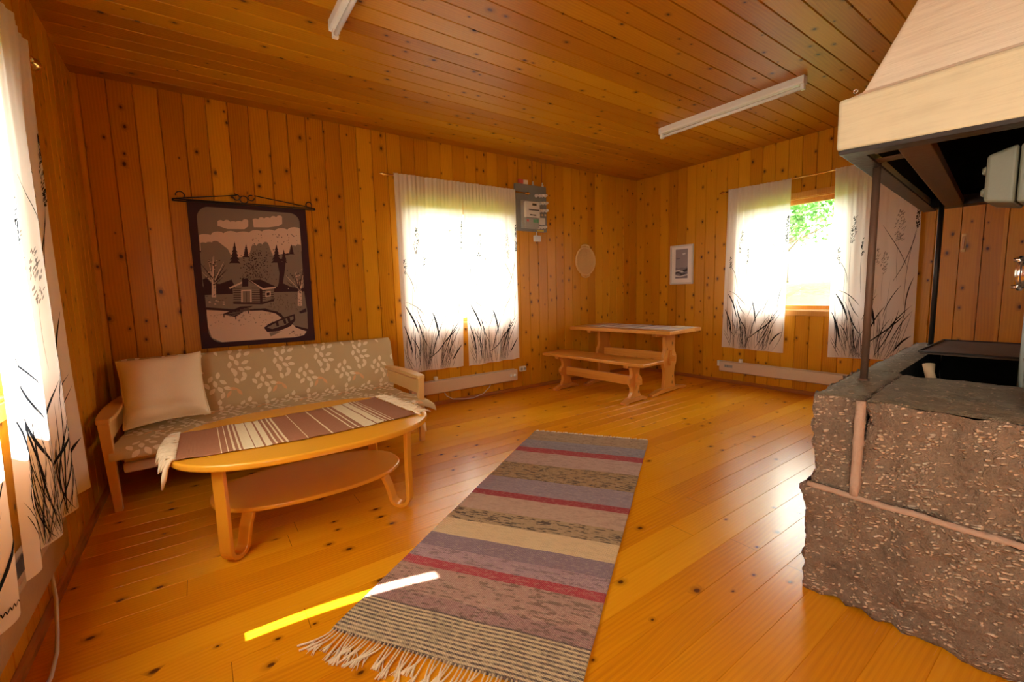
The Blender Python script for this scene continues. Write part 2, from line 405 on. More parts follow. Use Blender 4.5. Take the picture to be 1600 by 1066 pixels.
# ------------------------------------------------------------------ mesh builder
class MB:
    def __init__(s): s.v = []; s.f = []; s.m = []; s.uv = []; s.sm = []
    def add(s, vs, fs, mat=0, smooth=False, uvs=None):
        k = len(s.v); s.v += [tuple(p) for p in vs]
        for i, f in enumerate(fs):
            s.f.append([k + j for j in f]); s.m.append(mat); s.sm.append(smooth)
            s.uv.append([uvs[j] for j in f] if uvs else None)
        return s
    def box(s, a, c, mat=0):
        x0, y0, z0 = (min(a[i], c[i]) for i in range(3)); x1, y1, z1 = (max(a[i], c[i]) for i in range(3))
        v = [(x0, y0, z0), (x1, y0, z0), (x1, y1, z0), (x0, y1, z0), (x0, y0, z1), (x1, y0, z1), (x1, y1, z1), (x0, y1, z1)]
        return s.hexa(v, mat)
    def hexa(s, v, mat=0):
        return s.add(v, [(0, 3, 2, 1), (4, 5, 6, 7), (0, 1, 5, 4), (1, 2, 6, 5), (2, 3, 7, 6), (3, 0, 4, 7)], mat)
    def tube(s, path, r, seg=8, mat=0, closed=False, caps=True):
        P = [Vector(p) for p in path]; n = len(P)
        rr = r if isinstance(r, (list, tuple)) else [r] * n
        rings = []; up = None
        for i, p in enumerate(P):
            a = P[(i - 1) % n] if (i > 0 or closed) else p; c = P[(i + 1) % n] if (i < n - 1 or closed) else p
            t = (c - a)
            t = t.normalized() if t.length > 1e-9 else Vector((0, 0, 1))
            if up is None:
                up = Vector((0, 0, 1)) if abs(t.z) < .9 else Vector((1, 0, 0))
            x = t.cross(up)
            if x.length < 1e-6: x = t.cross(Vector((0, 1, 0.3)))
            x.normalize(); y = x.cross(t).normalized(); up = y
            rings.append([p + (x * math.cos(2 * PI * k / seg) + y * math.sin(2 * PI * k / seg)) * rr[i] for k in range(seg)])
        vs = [q for g in rings for q in g]; fs = []
        for i in range(n if closed else n - 1):
            j = (i + 1) % n
            for k in range(seg):
                l = (k + 1) % seg
                fs.append((i * seg + k, i * seg + l, j * seg + l, j * seg + k))
        if caps and not closed:
            fs.append(tuple(range(seg))[::-1]); fs.append(tuple((n - 1) * seg + k for k in range(seg)))
        return s.add(vs, fs, mat, True)
    def lathe(s, prof, origin, axis='z', seg=24, mat=0):
        """prof: (radius, height) list"""
        vs = []; fs = []
        for (r, h) in prof:
            for k in range(seg):
                a = 2 * PI * k / seg; x, y = r * math.cos(a), r * math.sin(a)
                p = {'z': (x, y, h), 'y': (x, h, y), 'x': (h, x, y)}[axis]
                vs.append(tuple(origin[i] + p[i] for i in range(3)))
        for i in range(len(prof) - 1):
            for k in range(seg):
                l = (k + 1) % seg; fs.append((i * seg + k, i * seg + l, (i + 1) * seg + l, (i + 1) * seg + k))
        return s.add(vs, fs, mat, True)
    def prism(s, poly, fn, t0, t1, mat=0):
        """poly: 2d outline; fn(a, b, t) -> xyz; extruded from t0 to t1"""
        n = len(poly)
        vs = [fn(a, c, t0) for a, c in poly] + [fn(a, c, t1) for a, c in poly]
        fs = [tuple(range(n))[::-1], tuple(range(n, 2 * n))] + [(i, (i + 1) % n, n + (i + 1) % n, n + i) for i in range(n)]
        return s.add(vs, fs, mat)
    def grid(s, fn, nu, nv, mat=0, smooth=True, uvfn=None, flip=False):
        vs = [fn(i / nu, j / nv) for j in range(nv + 1) for i in range(nu + 1)]
        uvs = [uvfn(i / nu, j / nv) for j in range(nv + 1) for i in range(nu + 1)] if uvfn else None
        fs = []
        for j in range(nv):
            for i in range(nu):
                q = (j * (nu + 1) + i, j * (nu + 1) + i + 1, (j + 1) * (nu + 1) + i + 1, (j + 1) * (nu + 1) + i)
                fs.append(q[::-1] if flip else q)
        return s.add(vs, fs, mat, smooth, uvs)
    def build(s, name, mats, parent=None, origin=None, bevel=0, recalc=True, solid=0, subd=0, segs=2):
        me = bpy.data.meshes.new(name)
        o0 = origin or ((0, 0, 0))
        me.from_pydata([tuple(p[i] - o0[i] for i in range(3)) for p in s.v], [], s.f)
        if not isinstance(mats, (list, tuple)): mats = [mats]
        for m in mats: me.materials.append(m)
        for p, mi, sm in zip(me.polygons, s.m, s.sm): p.material_index = mi; p.use_smooth = sm
        if any(u is not None for u in s.uv):
            l = me.uv_layers.new(name='UV')
            for p, u in zip(me.polygons, s.uv):
                if u:
                    for li, q in zip(p.loop_indices, u): l.data[li].uv = q
        me.validate(); me.update()
        if recalc:
            bm = bmesh.new(); bm.from_mesh(me); bmesh.ops.recalc_face_normals(bm, faces=bm.faces); bm.to_mesh(me); bm.free()
        o = bpy.data.objects.new(name, me); COL.objects.link(o)
        if parent: o.parent = parent
        if origin and not parent: o.location = origin
        if solid:
            d = o.modifiers.new('solid', 'SOLIDIFY'); d.thickness = solid; d.offset = 0
        if bevel:
            d = o.modifiers.new('bevel', 'BEVEL'); d.width = bevel; d.segments = segs; d.limit_method = 'ANGLE'; d.angle_limit = R(35)
            d.harden_normals = False
        if subd:
            d = o.modifiers.new('subd', 'SUBSURF'); d.levels = subd; d.render_levels = subd
        return o

def tag(o, label, cat, group=None, kind=None):
    o['label'] = label; o['category'] = cat
    if group: o['group'] = group
    if kind: o['kind'] = kind
    return o
def thing(name, label, cat, loc, rz=0., group=None):
    o = bpy.data.objects.new(name, None); COL.objects.link(o); o.location = loc; o.rotation_euler = (0, 0, rz)
    o.empty_display_size = .1
    return tag(o, label, cat, group)
def struct(o, label=None, cat=None):
    o['kind'] = 'structure'
    if label: o['label'] = label
    if cat: o['category'] = cat
    return o
class L(MB):
    """mesh of a part written in room coordinates under a thing whose base is at `root`"""
    def build(s, name, mats, parent=None, **k):
        if parent is not None:
            m = parent.matrix_basis.copy(); r = parent.parent
            while r: m = r.matrix_basis @ m; r = r.parent
            inv = m.inverted()
            s.v = [tuple(inv @ Vector(p)) for p in s.v]
        return MB.build(s, name, mats, parent, **k)

def wbasis(o):
    return Matrix.Translation(o.location) @ o.rotation_euler.to_matrix().to_4x4()
def lerp(a, c, t): return a + (c - a) * t

# ------------------------------------------------------------------ room shell
def board_wall(name, fn, U0, U1, V0, V1, w, mat, openings=(), gap=.005, depth=.010, back=.14, label=None, cat=None):
    """boards across u, grain along v; fn(u, v, d) -> xyz with d the depth behind the face"""
    mb = MB()
    cuts = sorted({U0, U1, *[o[0] for o in openings], *[o[1] for o in openings],
                   *[k * w for k in range(int(math.ceil(U0 / w)), int(math.floor(U1 / w)) + 1)]})
    for a, c in zip(cuts[:-1], cuts[1:]):
        if c - a < 1e-4: continue
        mid = (a + c) / 2
        spans = [(V0, V1)]
        for (o0, o1, p0, p1) in openings:
            if o0 < mid < o1:
                spans = [q for s0, s1 in spans for q in ((s0, min(s1, p0)), (max(s0, p1), s1)) if q[1] - q[0] > 1e-4]
        la = gap if abs(a / w - round(a / w)) < 1e-4 else 0
        lc = gap if abs(c / w - round(c / w)) < 1e-4 else 0
        for v0, v1 in spans:
            prof = [(a, depth if la else 0), (a + la, 0), (c - lc, 0), (c, depth if lc else 0)]
            e = 1e-5
            for (ua, da), (ub, db) in zip(prof[:-1], prof[1:]):
                if abs(ub - ua) < 1e-6: continue
                mb.add([fn(ua, v0, da), fn(ub, v0, db), fn(ub, v1, db), fn(ua, v1, da)], [(0, 1, 2, 3)], 0, False,
                       [(max(ua, a + e), v0), (min(ub, c - e), v0), (min(ub, c - e), v1), (max(ua, a + e), v1)])
            mb.add([fn(a, v0, back), fn(c, v0, back), fn(c, v1, back), fn(a, v1, back)], [(3, 2, 1, 0)], 0, False, [(a, v0), (c, v0), (c, v1), (a, v1)])
    for (o0, o1, p0, p1) in openings:
        for (ua, va, ub, vb) in ((o0, p0, o1, p0), (o1, p0, o1, p1), (o1, p1, o0, p1), (o0, p1, o0, p0)):
            mb.add([fn(ua, va, 0), fn(ub, vb, 0), fn(ub, vb, back), fn(ua, va, back)], [(0, 1, 2, 3)], 0, False, [(ua, va), (ub, vb), (ub + .1, vb), (ua + .1, va)])
    o = mb.build(name, mat, recalc=False)
    return struct(o, label, cat)

WIN_A = (-3.585, -2.315, .86, 2.13)      # x0 x1 z0 z1
WIN_B = (-2.64, -1.545, .905, 2.13)      # y0 y1 z0 z1
WIN_C = (-3.05, -1.93, .86, 2.14)
WIN_ADDED = (-5.75, -4.45, .86, 2.13)  # unseen window behind the viewer, added to light the fireplace and hood
RL, RH, RD = ROOM_L, ROOM_H, ROOM_D
board_wall('wall_back', lambda u, v, d: (u, d, v), -RL - .139, .139, 0, RH, .143, M['wall'], [WIN_A], label='long varnished pine board wall behind the sofa', cat='wall')
board_wall('wall_right', lambda u, v, d: (d, u, v), -RD - .139, .139, 0, RH, .135, M['wall_r'], [WIN_B], label='varnished pine board wall behind the dining table', cat='wall')
board_wall('wall_left', lambda u, v, d: (-RL - d, u, v), -RD - .139, .139, 0, RH, .135, M['wall_l'], [WIN_C, WIN_ADDED], label='shaded pine board wall at the far left', cat='wall')
board_wall('wall_front', lambda u, v, d: (u, -RD - d, v), -RL - .139, .139, 0, RH, .143, M['wall'], [], label='pine board wall behind the viewer', cat='wall')
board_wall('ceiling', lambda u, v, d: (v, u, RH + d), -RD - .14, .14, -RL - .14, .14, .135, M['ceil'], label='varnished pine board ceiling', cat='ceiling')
board_wall('floor', lambda u, v, d: (v, u, -d), -RD - .14, .14, -RL - .14, .14, .125, M['floor'], gap=.0012, depth=.0015, label='glossy orange pine plank floor', cat='floor')

def skirting(name, a, c, t, mat):
    mb = MB(); x0, y0 = a; x1, y1 = c
    dx, dy = x1 - x0, y1 - y0; n = math.hypot(dx, dy); dx, dy = dx / n, dy / n
    nx, ny = t
    prof = [(0, 0), (.018, 0), (.018, .022), (.012, .036), (.003, .042), (0, .042)]
    mb.prism(prof, lambda p, z, s: (x0 + dx * s + nx * p, y0 + dy * s + ny * p, z), 0, n)
    return struct(mb.build(name, mat))
skirting('baseboard_back', (-RL + .02, 0), (-.02, 0), (0, -1), M['trim'])
skirting('baseboard_right', (0, -.02), (0, -RD), (-1, 0), M['trim_y'])
skirting('baseboard_left', (-RL, -.02), (-RL, -RD), (1, 0), M['trim_y'])

def window(n, fn, w, mull=True, casing=.045):
    """fn(a, z, d): a along the wall, d metres into the room; d < 0 goes out"""
    a0, a1, z0, z1 = w
    root = bpy.data.objects.new('window_%d' % n, None); COL.objects.link(root); root.location = fn((a0 + a1) / 2, z0, 0)
    struct(root)
    def bar(p0, q0, p1, q1, d0, d1, name='frame', mat=M['wframe'], bev=.003):
        mb = L(); vs = []
        for z in (q0, q1):
            vs += [fn(p0, z, d0), fn(p1, z, d0), fn(p1, z, d1), fn(p0, z, d1)]
        mb.hexa(vs)
        return mb.build(name, mat, root, bevel=bev)
    e = .001
    # reveal lining, casing on the room side, sash
    f = L()
    for (p0, q0, p1, q1) in ((a0 + e, z0 + e, a0 + .022, z1 - e), (a1 - .022, z0 + e, a1 - e, z1 - e), (a0 + .022, z1 - .022, a1 - .022, z1 - e), (a0 + .022, z0 + e, a1 - .022, z0 + .022)):
        vs = []
        for z in (q0, q1): vs += [fn(p0, z, -.138), fn(p1, z, -.138), fn(p1, z, .002), fn(p0, z, .002)]
        f.hexa(vs)
    f.build('window_frame', M['wframe'], root, bevel=.002)
    c = L()
    for (p0, q0, p1, q1) in ((a0 - casing, z0 - casing, a0 + .012, z1 + casing), (a1 - .012, z0 - casing, a1 + casing, z1 + casing),
                             (a0 + .012, z1 - .012, a1 - .012, z1 + casing), (a0 + .012, z0 - casing, a1 - .012, z0 + .012)):
        vs = []
        for z in (q0, q1): vs += [fn(p0, z, .0015), fn(p1, z, .0015), fn(p1, z, .016), fn(p0, z, .016)]
        c.hexa(vs)
    c.build('casing', M['wframe'], root, bevel=.003)
    sh = L()
    s0, s1, t0, t1 = a0 + .022, a1 - .022, z0 + .022, z1 - .022
    bars = [(s0, t0, s0 + .045, t1), (s1 - .045, t0, s1, t1), (s0 + .045, t1 - .045, s1 - .045, t1), (s0 + .045, t0, s1 - .045, t0 + .045)]
    if mull: bars.append(((s0 + s1) / 2 - .03, t0 + .045, (s0 + s1) / 2 + .03, t1 - .045))
    for (p0, q0, p1, q1) in bars:
        vs = []
        for z in (q0, q1): vs += [fn(p0, z, -.115), fn(p1, z, -.115), fn(p1, z, -.07), fn(p0, z, -.07)]
        sh.hexa(vs)
    sash = sh.build('sash', M['wframe'], root, bevel=.003)
    g = L(); vs = [fn(s0 + .03, t0 + .03, -.09), fn(s1 - .03, t0 + .03, -.09), fn(s1 - .03, t1 - .03, -.09), fn(s0 + .03, t1 - .03, -.09)]
    g.add(vs, [(0, 1, 2, 3)]); g.build('pane', M['glass'], sash)
    return root
fnA = lambda a, z, d: (a, -d, z)
fnB = lambda a, z, d: (-d, a, z)
fnC = lambda a, z, d: (-RL + d, a, z)
fnD = lambda a, z, d: (a, -RD + d, z)
window(1, fnA, WIN_A); window(2, fnB, WIN_B, mull=False); window(3, fnC, WIN_C, mull=False); window(4, fnC, WIN_ADDED)  # the last one is the added window, out of view
for i, (w, fn, rot) in enumerate(((WIN_A, fnA, (-PI / 2, 0, 0)), (WIN_B, fnB, (0, PI / 2, 0)), (WIN_C, fnC, (0, -PI / 2, 0)), (WIN_ADDED, fnC, (0, -PI / 2, 0)))):
    l = bpy.data.lights.new('window_daylight', 'AREA'); l.shape = 'RECTANGLE'
    if rot[0]: l.size, l.size_y = w[1] - w[0], w[3] - w[2]
    else: l.size, l.size_y = w[3] - w[2], w[1] - w[0]
    l.cycles.is_portal = True
    o = bpy.data.objects.new('window_daylight', l); COL.objects.link(o)
    o.location = fn((w[0] + w[1]) / 2, (w[2] + w[3]) / 2, -.15); o.rotation_euler = rot

# pine door in the right wall, seen past the hearth
door = bpy.data.objects.new('door_1', None); COL.objects.link(door); door.location = (0, -3.62, 0); struct(door)
d = L()
for k in range(5):
    y0 = -3.267 - .135 * k
    d.add([(-.014, y0 - .003, .06), (-.014, y0 - .132, .06), (-.014, y0 - .132, 1.98), (-.014, y0 - .003, 1.98),
           (-.0005, y0, .06), (-.0005, y0 - .135, .06), (-.0005, y0 - .135, 1.98), (-.0005, y0, 1.98)],
          [(0, 1, 2, 3), (0, 4, 5, 1), (1, 5, 6, 2), (2, 6, 7, 3), (3, 7, 4, 0)], 0, False,
          [(y0 - .003, .0), (y0 - .132, .0), (y0 - .132, 1.9), (y0 - .003, 1.9), (y0 - .001, 0), (y0 - .134, 0), (y0 - .134, 1.9), (y0 - .001, 1.9)])
leaf_o = d.build('door_leaf', M['wall_r'], door)
h = L(); h.box((-.015, -3.410, 1.435), (-.022, -3.440, 1.590)); h.box((-.022, -3.418, 1.46), (-.036, -3.432, 1.565), 1)
h.build('door_handle', [M['wicker'], M['din_z']], leaf_o, bevel=.002)

# ------------------------------------------------------------------ outside
g = MB()
def hill(x, y):
    t = max(0., min(1., (x - 2.5) / 9.0)); t = t * t * (3 - 2 * t)
    return -.45 + 1.75 * t + .12 * mnoise.noise(Vector((x * .5, y * .5, 0)))
g.grid(lambda a, c: (lerp(-14, 22, a), lerp(-16, 22, c), hill(lerp(-14, 22, a), lerp(-16, 22, c)) if lerp(-14, 22, a) > .5 else -.45), 60, 50)
struct(g.build('lawn_ground', M['lawn']), 'sunlit grass slope outside the uncurtained window gap', 'lawn')

def tree(name, label, x, y, trunk_h, rad, n, mat, seed, cz, cat='tree'):
    rnd = random.Random(seed)
    z0 = hill(x, y) - .05
    t = thing(name, label, cat, (x, y, z0))
    tb = MB()
    tb.tube([(0, 0, 0), (.05, .02, trunk_h * .5), (0, .05, trunk_h), (.1, 0, trunk_h + rad[2] * .7)], [.13, .1, .08, .03], 8)
    for k in range(7):
        a = rnd.random() * 6.28; zz = trunk_h * rnd.uniform(.75, 1.25)
        tb.tube([(0, 0, zz), (math.cos(a) * rad[0] * .4, math.sin(a) * rad[1] * .4, zz + .3), (math.cos(a) * rad[0] * .75, math.sin(a) * rad[1] * .75, zz + .6)], [.04, .025, .01], 5)
    tb.build('trunk', M['twig'], t)
    lb = MB()
    blobs = [(Vector((rnd.uniform(-.6, .6) * rad[0], rnd.uniform(-.6, .6) * rad[1], cz + rnd.uniform(-.6, .6) * rad[2])), rnd.uniform(.3, .5)) for _ in range(16)]
    for k in range(n):
        c, br = rnd.choice(blobs)
        dv = Vector((rnd.gauss(0, 1), rnd.gauss(0, 1), rnd.gauss(0, 1))).normalized() * (rnd.random() ** .35) * br
        p = c + Vector((dv.x * rad[0], dv.y * rad[1], dv.z * rad[2]))
        sz = rnd.uniform(.05, .10)
        ax = Vector((rnd.gauss(0, 1), rnd.gauss(0, 1), rnd.gauss(0, .6))).normalized(); bx = ax.orthogonal().normalized()
        bx = (Matrix.Rotation(rnd.random() * 6.28, 3, ax) @ bx)
        nz = ax.cross(bx) * sz * .2
        lb.add([p - ax * sz, p + bx * sz * .55 + nz, p + ax * sz, p - bx * sz * .55 + nz], [(0, 1, 2), (0, 2, 3)])
    lb.build('foliage', mat, t, recalc=False)
    return t
tree('leafy_tree', 'leafy green tree on the slope outside the window with the open gap', 8.5, 1.6, 1.6, (1.7, 1.7, 1.5), 2600, M['leaf'], 3, 2.6)
tree('leafy_tree', 'paler green tree on the slope outside, behind the open window gap', 13.0, 3.4, 1.5, (2.0, 2.0, 1.7), 2400, M['leaf2'], 8, 2.9)
tree('flowering_shrub', 'low orange and green shrub outside under the trees', 5.2, .55, .2, (.7, .7, .40), 1100, M['leaf3'], 5, .4, 'shrub')

# ------------------------------------------------------------------ curtains
# print of grasses: (s0, t0, s1, t1, bow, width in m), s across the panel, t up from the hem
BOLD = [(.07, .345, .235, .195, .01, .017), (.03, .245, .14, .085, .012, .013), (.08, .365, .38, .275, .02, .007), (.23, .325, .38, .215, -.01, .008),
        (.475, .305, .56, .165, .008, .020), (.41, .065, .90, .235, -.015, .012), (.89, .235, .97, .415, .015, .008), (.79, .045, .975, .125, .012, .016),
        (.65, .095, .965, .275, .02, .008), (.57, .015, .82, .255, -.02, .008), (.46, .085, .68, .275, .02, .010), (.245, .255, .41, .12, -.012, .010),
        (.03, .095, .14, .005, 0, .004), (.135, .18, .245, .085, .01, .008), (.73, .06, .98, .25, .02, .006), (.41, .205, .575, .335, .01, .006),
        (.83, .375, .65, .215, -.015, .006), (.19, .30, .33, .10, .01, .007), (.60, .05, .74, .21, .02, .006), (.36, .02, .30, .23, .01, .006)]
THIN = [(.18, .0, .18, .50, .01, .003), (.25, .2, .235, .62, .008, .0025), (.385, .34, .37, .535, .005, .0025), (.07, .53, .205, .395, .02, .005), (.60, .675, .90, .445, .01, .0045),
        (.74, .395, .97, .64, -.015, .005), (.87, .275, .99, .685, .02, .003), (.10, .0, .06, .52, .01, .002), (.52, .0, .57, .40, .02, .002),
        (.16, .02, .02, .12, 0, .003), (.16, .06, .30, .13, 0, .003)]
GREYS = [(.78, .395, .775, .59, .005, .002), (.63, .30, .63, .44, .004, .002), (.70, .1, .72, .42, .01, .002)]
HEADS = [(.09, .50, .075, .58, .03, 26, 1), (.235, .60, .27, .735, .07, 70, 1), (.37, .53, .375, .62, .02, 26, 1), (.97, .64, 1.0 - .02, .79, .055, 110, 1),
         (.775, .59, .78, .735, .12, 90, 2), (.63, .43, .64, .54, .08, 50, 2), (.55, .48, .55, .56, .05, 26, 2)]

def curtain(fn, sA, zt, zb, label, seed, top_d=.094, n_fold=3.2, amp=.018, signature=False, group='printed grass curtains'):
    """fn(a, z, d); sA(t) -> (left edge, right edge) along the wall at height t"""
    rnd = random.Random(seed); ph = rnd.random() * 6
    H = lambda s: zt(s) - zb(s)
    def pos(s, t, off=0.):
        a0, a1 = sA(t)
        z = lerp(zb(s), zt(s), t)
        k = 1 - t
        dd = top_d + amp * (.35 + .65 * k) * math.sin(2 * PI * n_fold * s + ph + .6 * k) + .006 * math.sin(2 * PI * 17 * s + ph) * (t ** 6) \
            + .004 * math.sin(2 * PI * 9 * s + 2 * ph) * (t ** 2) + .003 * mnoise.noise(Vector((s * 6, t * 5, seed)))
        return fn(lerp(a0, a1, s), z, dd + off)
    mb = MB()
    mb.grid(lambda s, t: pos(s, t), 110, 60)
    width = abs(sA(.5)[1] - sA(.5)[0]); height = H(.5)
    def stroke(s0, t0, s1, t1, bow, wd, mat=1, tip=True):
        x0, y0, x1, y1 = s0 * width, t0 * height, s1 * width, t1 * height
        ln = math.hypot(x1 - x0, y1 - y0); n = max(3, int(ln / .035))
        nx, ny = -(y1 - y0) / ln, (x1 - x0) / ln
        vs = []; fs = []
        for i in range(n + 1):
            q = i / n; b = bow * 4 * q * (1 - q)
            ww = wd * .5 * (.35 + 1.3 * q * (1 - q) * 2) * (1 if not tip else min(1., (1 - q) * 6 + .15))
            cx, cy = x0 + (x1 - x0) * q + nx * b * 1.2, y0 + (y1 - y0) * q + ny * b * 1.2
            for sg in (-1, 1):
                px, py = (cx + nx * ww * sg) / width, (cy + ny * ww * sg) / height
                vs.append(pos(min(.995, max(.005, px)), min(.99, max(.004, py)), .0022))
        for i in range(n): fs.append((2 * i, 2 * i + 1, 2 * i + 3, 2 * i + 2))
        mb.add(vs, fs, mat, True)
    for q in BOLD + THIN: stroke(*q)
    for q in GREYS: stroke(*q, mat=2)
    for k in range(30):
        s0 = rnd.gauss(.36, .07); s1 = s0 + rnd.gauss(-.01, .08); stroke(s0, .0, s1, rnd.uniform(.10, .26), rnd.gauss(0, .012), rnd.uniform(.002, .0045), 1 if k % 3 else 2)
    for k in range(16):
        s0 = rnd.gauss(.66, .06); s1 = s0 + rnd.uniform(-.04, .2); stroke(s0, .0, s1, rnd.uniform(.12, .27), rnd.gauss(0, .012), rnd.uniform(.002, .0045))
    for k in range(10):
        s0 = rnd.uniform(.05, .3); stroke(s0, rnd.uniform(0, .1), s0 + rnd.gauss(-.03, .05), rnd.uniform(.15, .3), rnd.gauss(0, .015), rnd.uniform(.0025, .006))
    for (s0, t0, s1, t1, wd, n, mt) in HEADS:
        for k in range(n):
            q = rnd.random(); sp = wd * (math.sin(PI * min(1, q * .85 + .12)) ** .8) * .5
            sc = lerp(s0, s1, q) + rnd.uniform(-1, 1) * sp; tc = lerp(t0, t1, q)
            stroke(sc, tc, sc + rnd.gauss(.012, .012), tc + rnd.uniform(.006, .013), 0, rnd.uniform(.003, .006), mt)
    if signature:
        pts = [(.02, .0), (.02, .9), (.10, .9), (.08, .5), (.02, .5), (.12, .3), (.03, .02), (.18, .1), (.2, .4), (.26, .4), (.2, .2), (.28, .05), (.33, .4), (.36, .05),
               (.4, .4), (.44, .05), (.5, .4), (.53, .05), (.58, .35), (.62, .05), (.68, .4), (.72, .05), (.78, .4), (.82, .05), (.9, .35), (1., .05)]
        for (a0, b0), (a1, b1) in zip(pts[:-1], pts[1:]):
            stroke(.72 + a0 * .17, .018 + b0 * .02, .72 + a1 * .17, .018 + b1 * .02, 0, .004, 1, tip=False)
    org = fn(sum(sA(0)) / 2, zb(.5), top_d)
    o = mb.build('curtain', [M['cloth'], M['ink'], M['ink2']], origin=org, recalc=False)
    return tag(o, label, 'curtain', group)

curtain(fnA, lambda t: (lerp(-3.685, -3.695, t), lerp(-3.006, -2.940, t)), lambda s: 2.362, lambda s: .415 - .01 * s, 'white grass-print curtain on the back wall, half nearer the sofa', 11)
curtain(fnA, lambda t: (lerp(-2.950, -2.958, t), lerp(-2.252, -2.262, t)), lambda s: 2.360, lambda s: .402 + .016 * s, 'white grass-print curtain on the back wall, half under the meter board side', 12, top_d=.108)
curtain(fnB, lambda t: (lerp(-1.395, -1.425, t), lerp(-2.086, -2.104, t)), lambda s: 2.335 - .018 * s, lambda s: .458 - .01 * s, 'white grass-print curtain on the right wall, hanging clear beside the framed picture', 13)
curtain(fnB, lambda t: (lerp(-2.515, -2.498, t), lerp(-3.172, -3.155, t)), lambda s: 2.325, lambda s: .45 + .03 * s, 'white grass-print curtain on the right wall behind the iron hood posts', 14, amp=.012)
curtain(fnC, lambda t: (lerp(-2.462, -2.470, t) + .078 * math.sin(PI * t), lerp(-1.645, -1.540, t) - .075 * math.sin(PI * (1 - t) ** .8)), lambda s: 2.268, lambda s: .395 - .01 * s,
        'brightly backlit white grass-print curtain at the left edge, longer view', 15, amp=.022)
curtain(fnC, lambda t: (-3.36, lerp(-2.507, -2.515, t) + .078 * math.sin(PI * t)), lambda s: 2.268, lambda s: .37, 'sliver of white curtain at the bottom left corner with a signature on its hem', 16, signature=True)

def rod(fn, a0, a1, z, label, br, fs=1.):
    org = fn((a0 + a1) / 2, z, .0)
    t = thing('curtain_rod', label, 'curtain rod', org)
    mb = L(); mb.tube([fn(a0, z, .066), fn(a1, z, .066)], .009, 10); mb.build('pole', M['brass'], t)
    for a, sg in ((a0, -1), (a1, 1)):
        prof = [(.0, .0), (.008, .0), (.012, .006), (.008, .012), (.010, .020), (.016, .030), (.0195, .042), (.016, .054), (.010, .063), (.006, .068), (.008, .074), (.0, .080)]
        f = L(); s0 = 1 if a1 > a0 else -1
        axis = 'x' if fn is fnA else 'y'
        f.lathe([(r * fs, h * fs * sg * s0) for r, h in prof], fn(a, z, .066), axis, 16); f.build('finial', M['brass'], t)
    for a in br:
        f = L(); f.tube([fn(a, z, .001), fn(a, z, .060)], .006, 8); f.lathe([(0, .001), (.02, .001), (.018, .006), (0, .008)], (0, 0, 0), 'z', 4) if False else None
        f.build('bracket', M['brass'], t)
    return t
rod(fnA, -3.745, -2.095, 2.346, 'brass curtain rod over the back wall window', (-3.72, -2.2))
rod(fnB, -3.23, -1.375, 2.318, 'brass curtain rod on the right wall, bare between its curtains', (-1.40, -3.2))
rod(fnC, -3.42, -1.425, 2.258, 'brass curtain rod at the left edge with a shiny round finial', (-1.52, -3.4), 1.5)

# ------------------------------------------------------------------ heaters
def heater(fn, a0, a1, z0, z1, label, knobs, mat='heater'):
    t = thing('wall_heater', label, 'heater', fn((a0 + a1) / 2, z0, 0))
    prof = [(.003, z0 + .012), (.012, z0), (.060, z0), (.078, z0 + .012), (.080, z1 - .008), (.072, z1), (.058, z1), (.058, z1 - .012), (.020, z1 - .012), (.020, z1), (.003, z1)]
    mb = L(); mb.prism(prof, lambda p, q, s: fn(s, q, p), a0, a1); cs = mb.build('casing', M[mat], t, bevel=.002)
    g = L(); vs = []
    for z in (z1 - .011, z1 - .006): vs += [fn(a0 + .01, z, .022), fn(a1 - .01, z, .022), fn(a1 - .01, z, .056), fn(a0 + .01, z, .056)]
    g.hexa(vs)
    g.build('grille', M['mdark'], cs)
    for (a, z, kind) in knobs:
        k = L()
        p = fn(a, z, .080)
        ax = 'y' if fn is fnA else 'x'; sg = -1 if fn is fnA or fn is fnB else 1
        if kind == 'knob':
            k.lathe([(.017, 0), (.017, .006 * sg), (.013, .012 * sg), (0, .012 * sg)], p, ax, 18); k.build('control_knob', M['white_metal'], cs)
        elif kind == 'cap':
            vs = []
            for zz in (z1 + .0, z1 + .045): vs += [fn(a - .022, zz, .028), fn(a + .022, zz, .028), fn(a + .018, zz, .062), fn(a - .018, zz, .062)]
            k.hexa(vs); k.build('thermostat_cap', M['white_metal'], cs, bevel=.006)
        elif kind == 'label':
            vs = []
            for zz in (z - .018, z + .018): vs += [fn(a - .05, zz, .0795), fn(a + .05, zz, .0795), fn(a + .05, zz, .0815), fn(a - .05, zz, .0815)]
            k.hexa(vs)
            for q in range(4):
                aa = a - .036 + q * .024; vs = []
                for zz in (z - .010, z + .010): vs += [fn(aa - .007, zz, .081), fn(aa + .007, zz, .081), fn(aa + .007, zz, .0822), fn(aa - .007, zz, .0822)]
                k.hexa(vs, 1)
            k.build('rating_plate', [M['mgrey2'], M['mgrey']], cs)
        elif kind == 'end':
            vs = []
            for zz in (z - .035, z + .035): vs += [fn(a - .022, zz, .004), fn(a + .022, zz, .004), fn(a + .022, zz, .05), fn(a - .022, zz, .05)]
            k.hexa(vs); k.build('connection_box', M['white_metal'], t, bevel=.004)
    return t
heater(fnA, -3.62, -2.277, .141, .279, 'long beige panel heater under the back wall curtains', [(-2.375, .215, 'knob'), (-2.318, .210, 'knob'), (-3.328, 0, 'cap')])
heater(fnB, -2.92, -1.352, .147, .276, 'long beige panel heater under the right wall curtains', [(-1.47, .222, 'label'), (-1.33, .242, 'end'), (-1.60, 0, 'cap')])
heater(fnC, -3.50, -1.905, .240, .372, 'shade-darkened panel heater under the curtain at the left edge', [], 'heater_shaded')
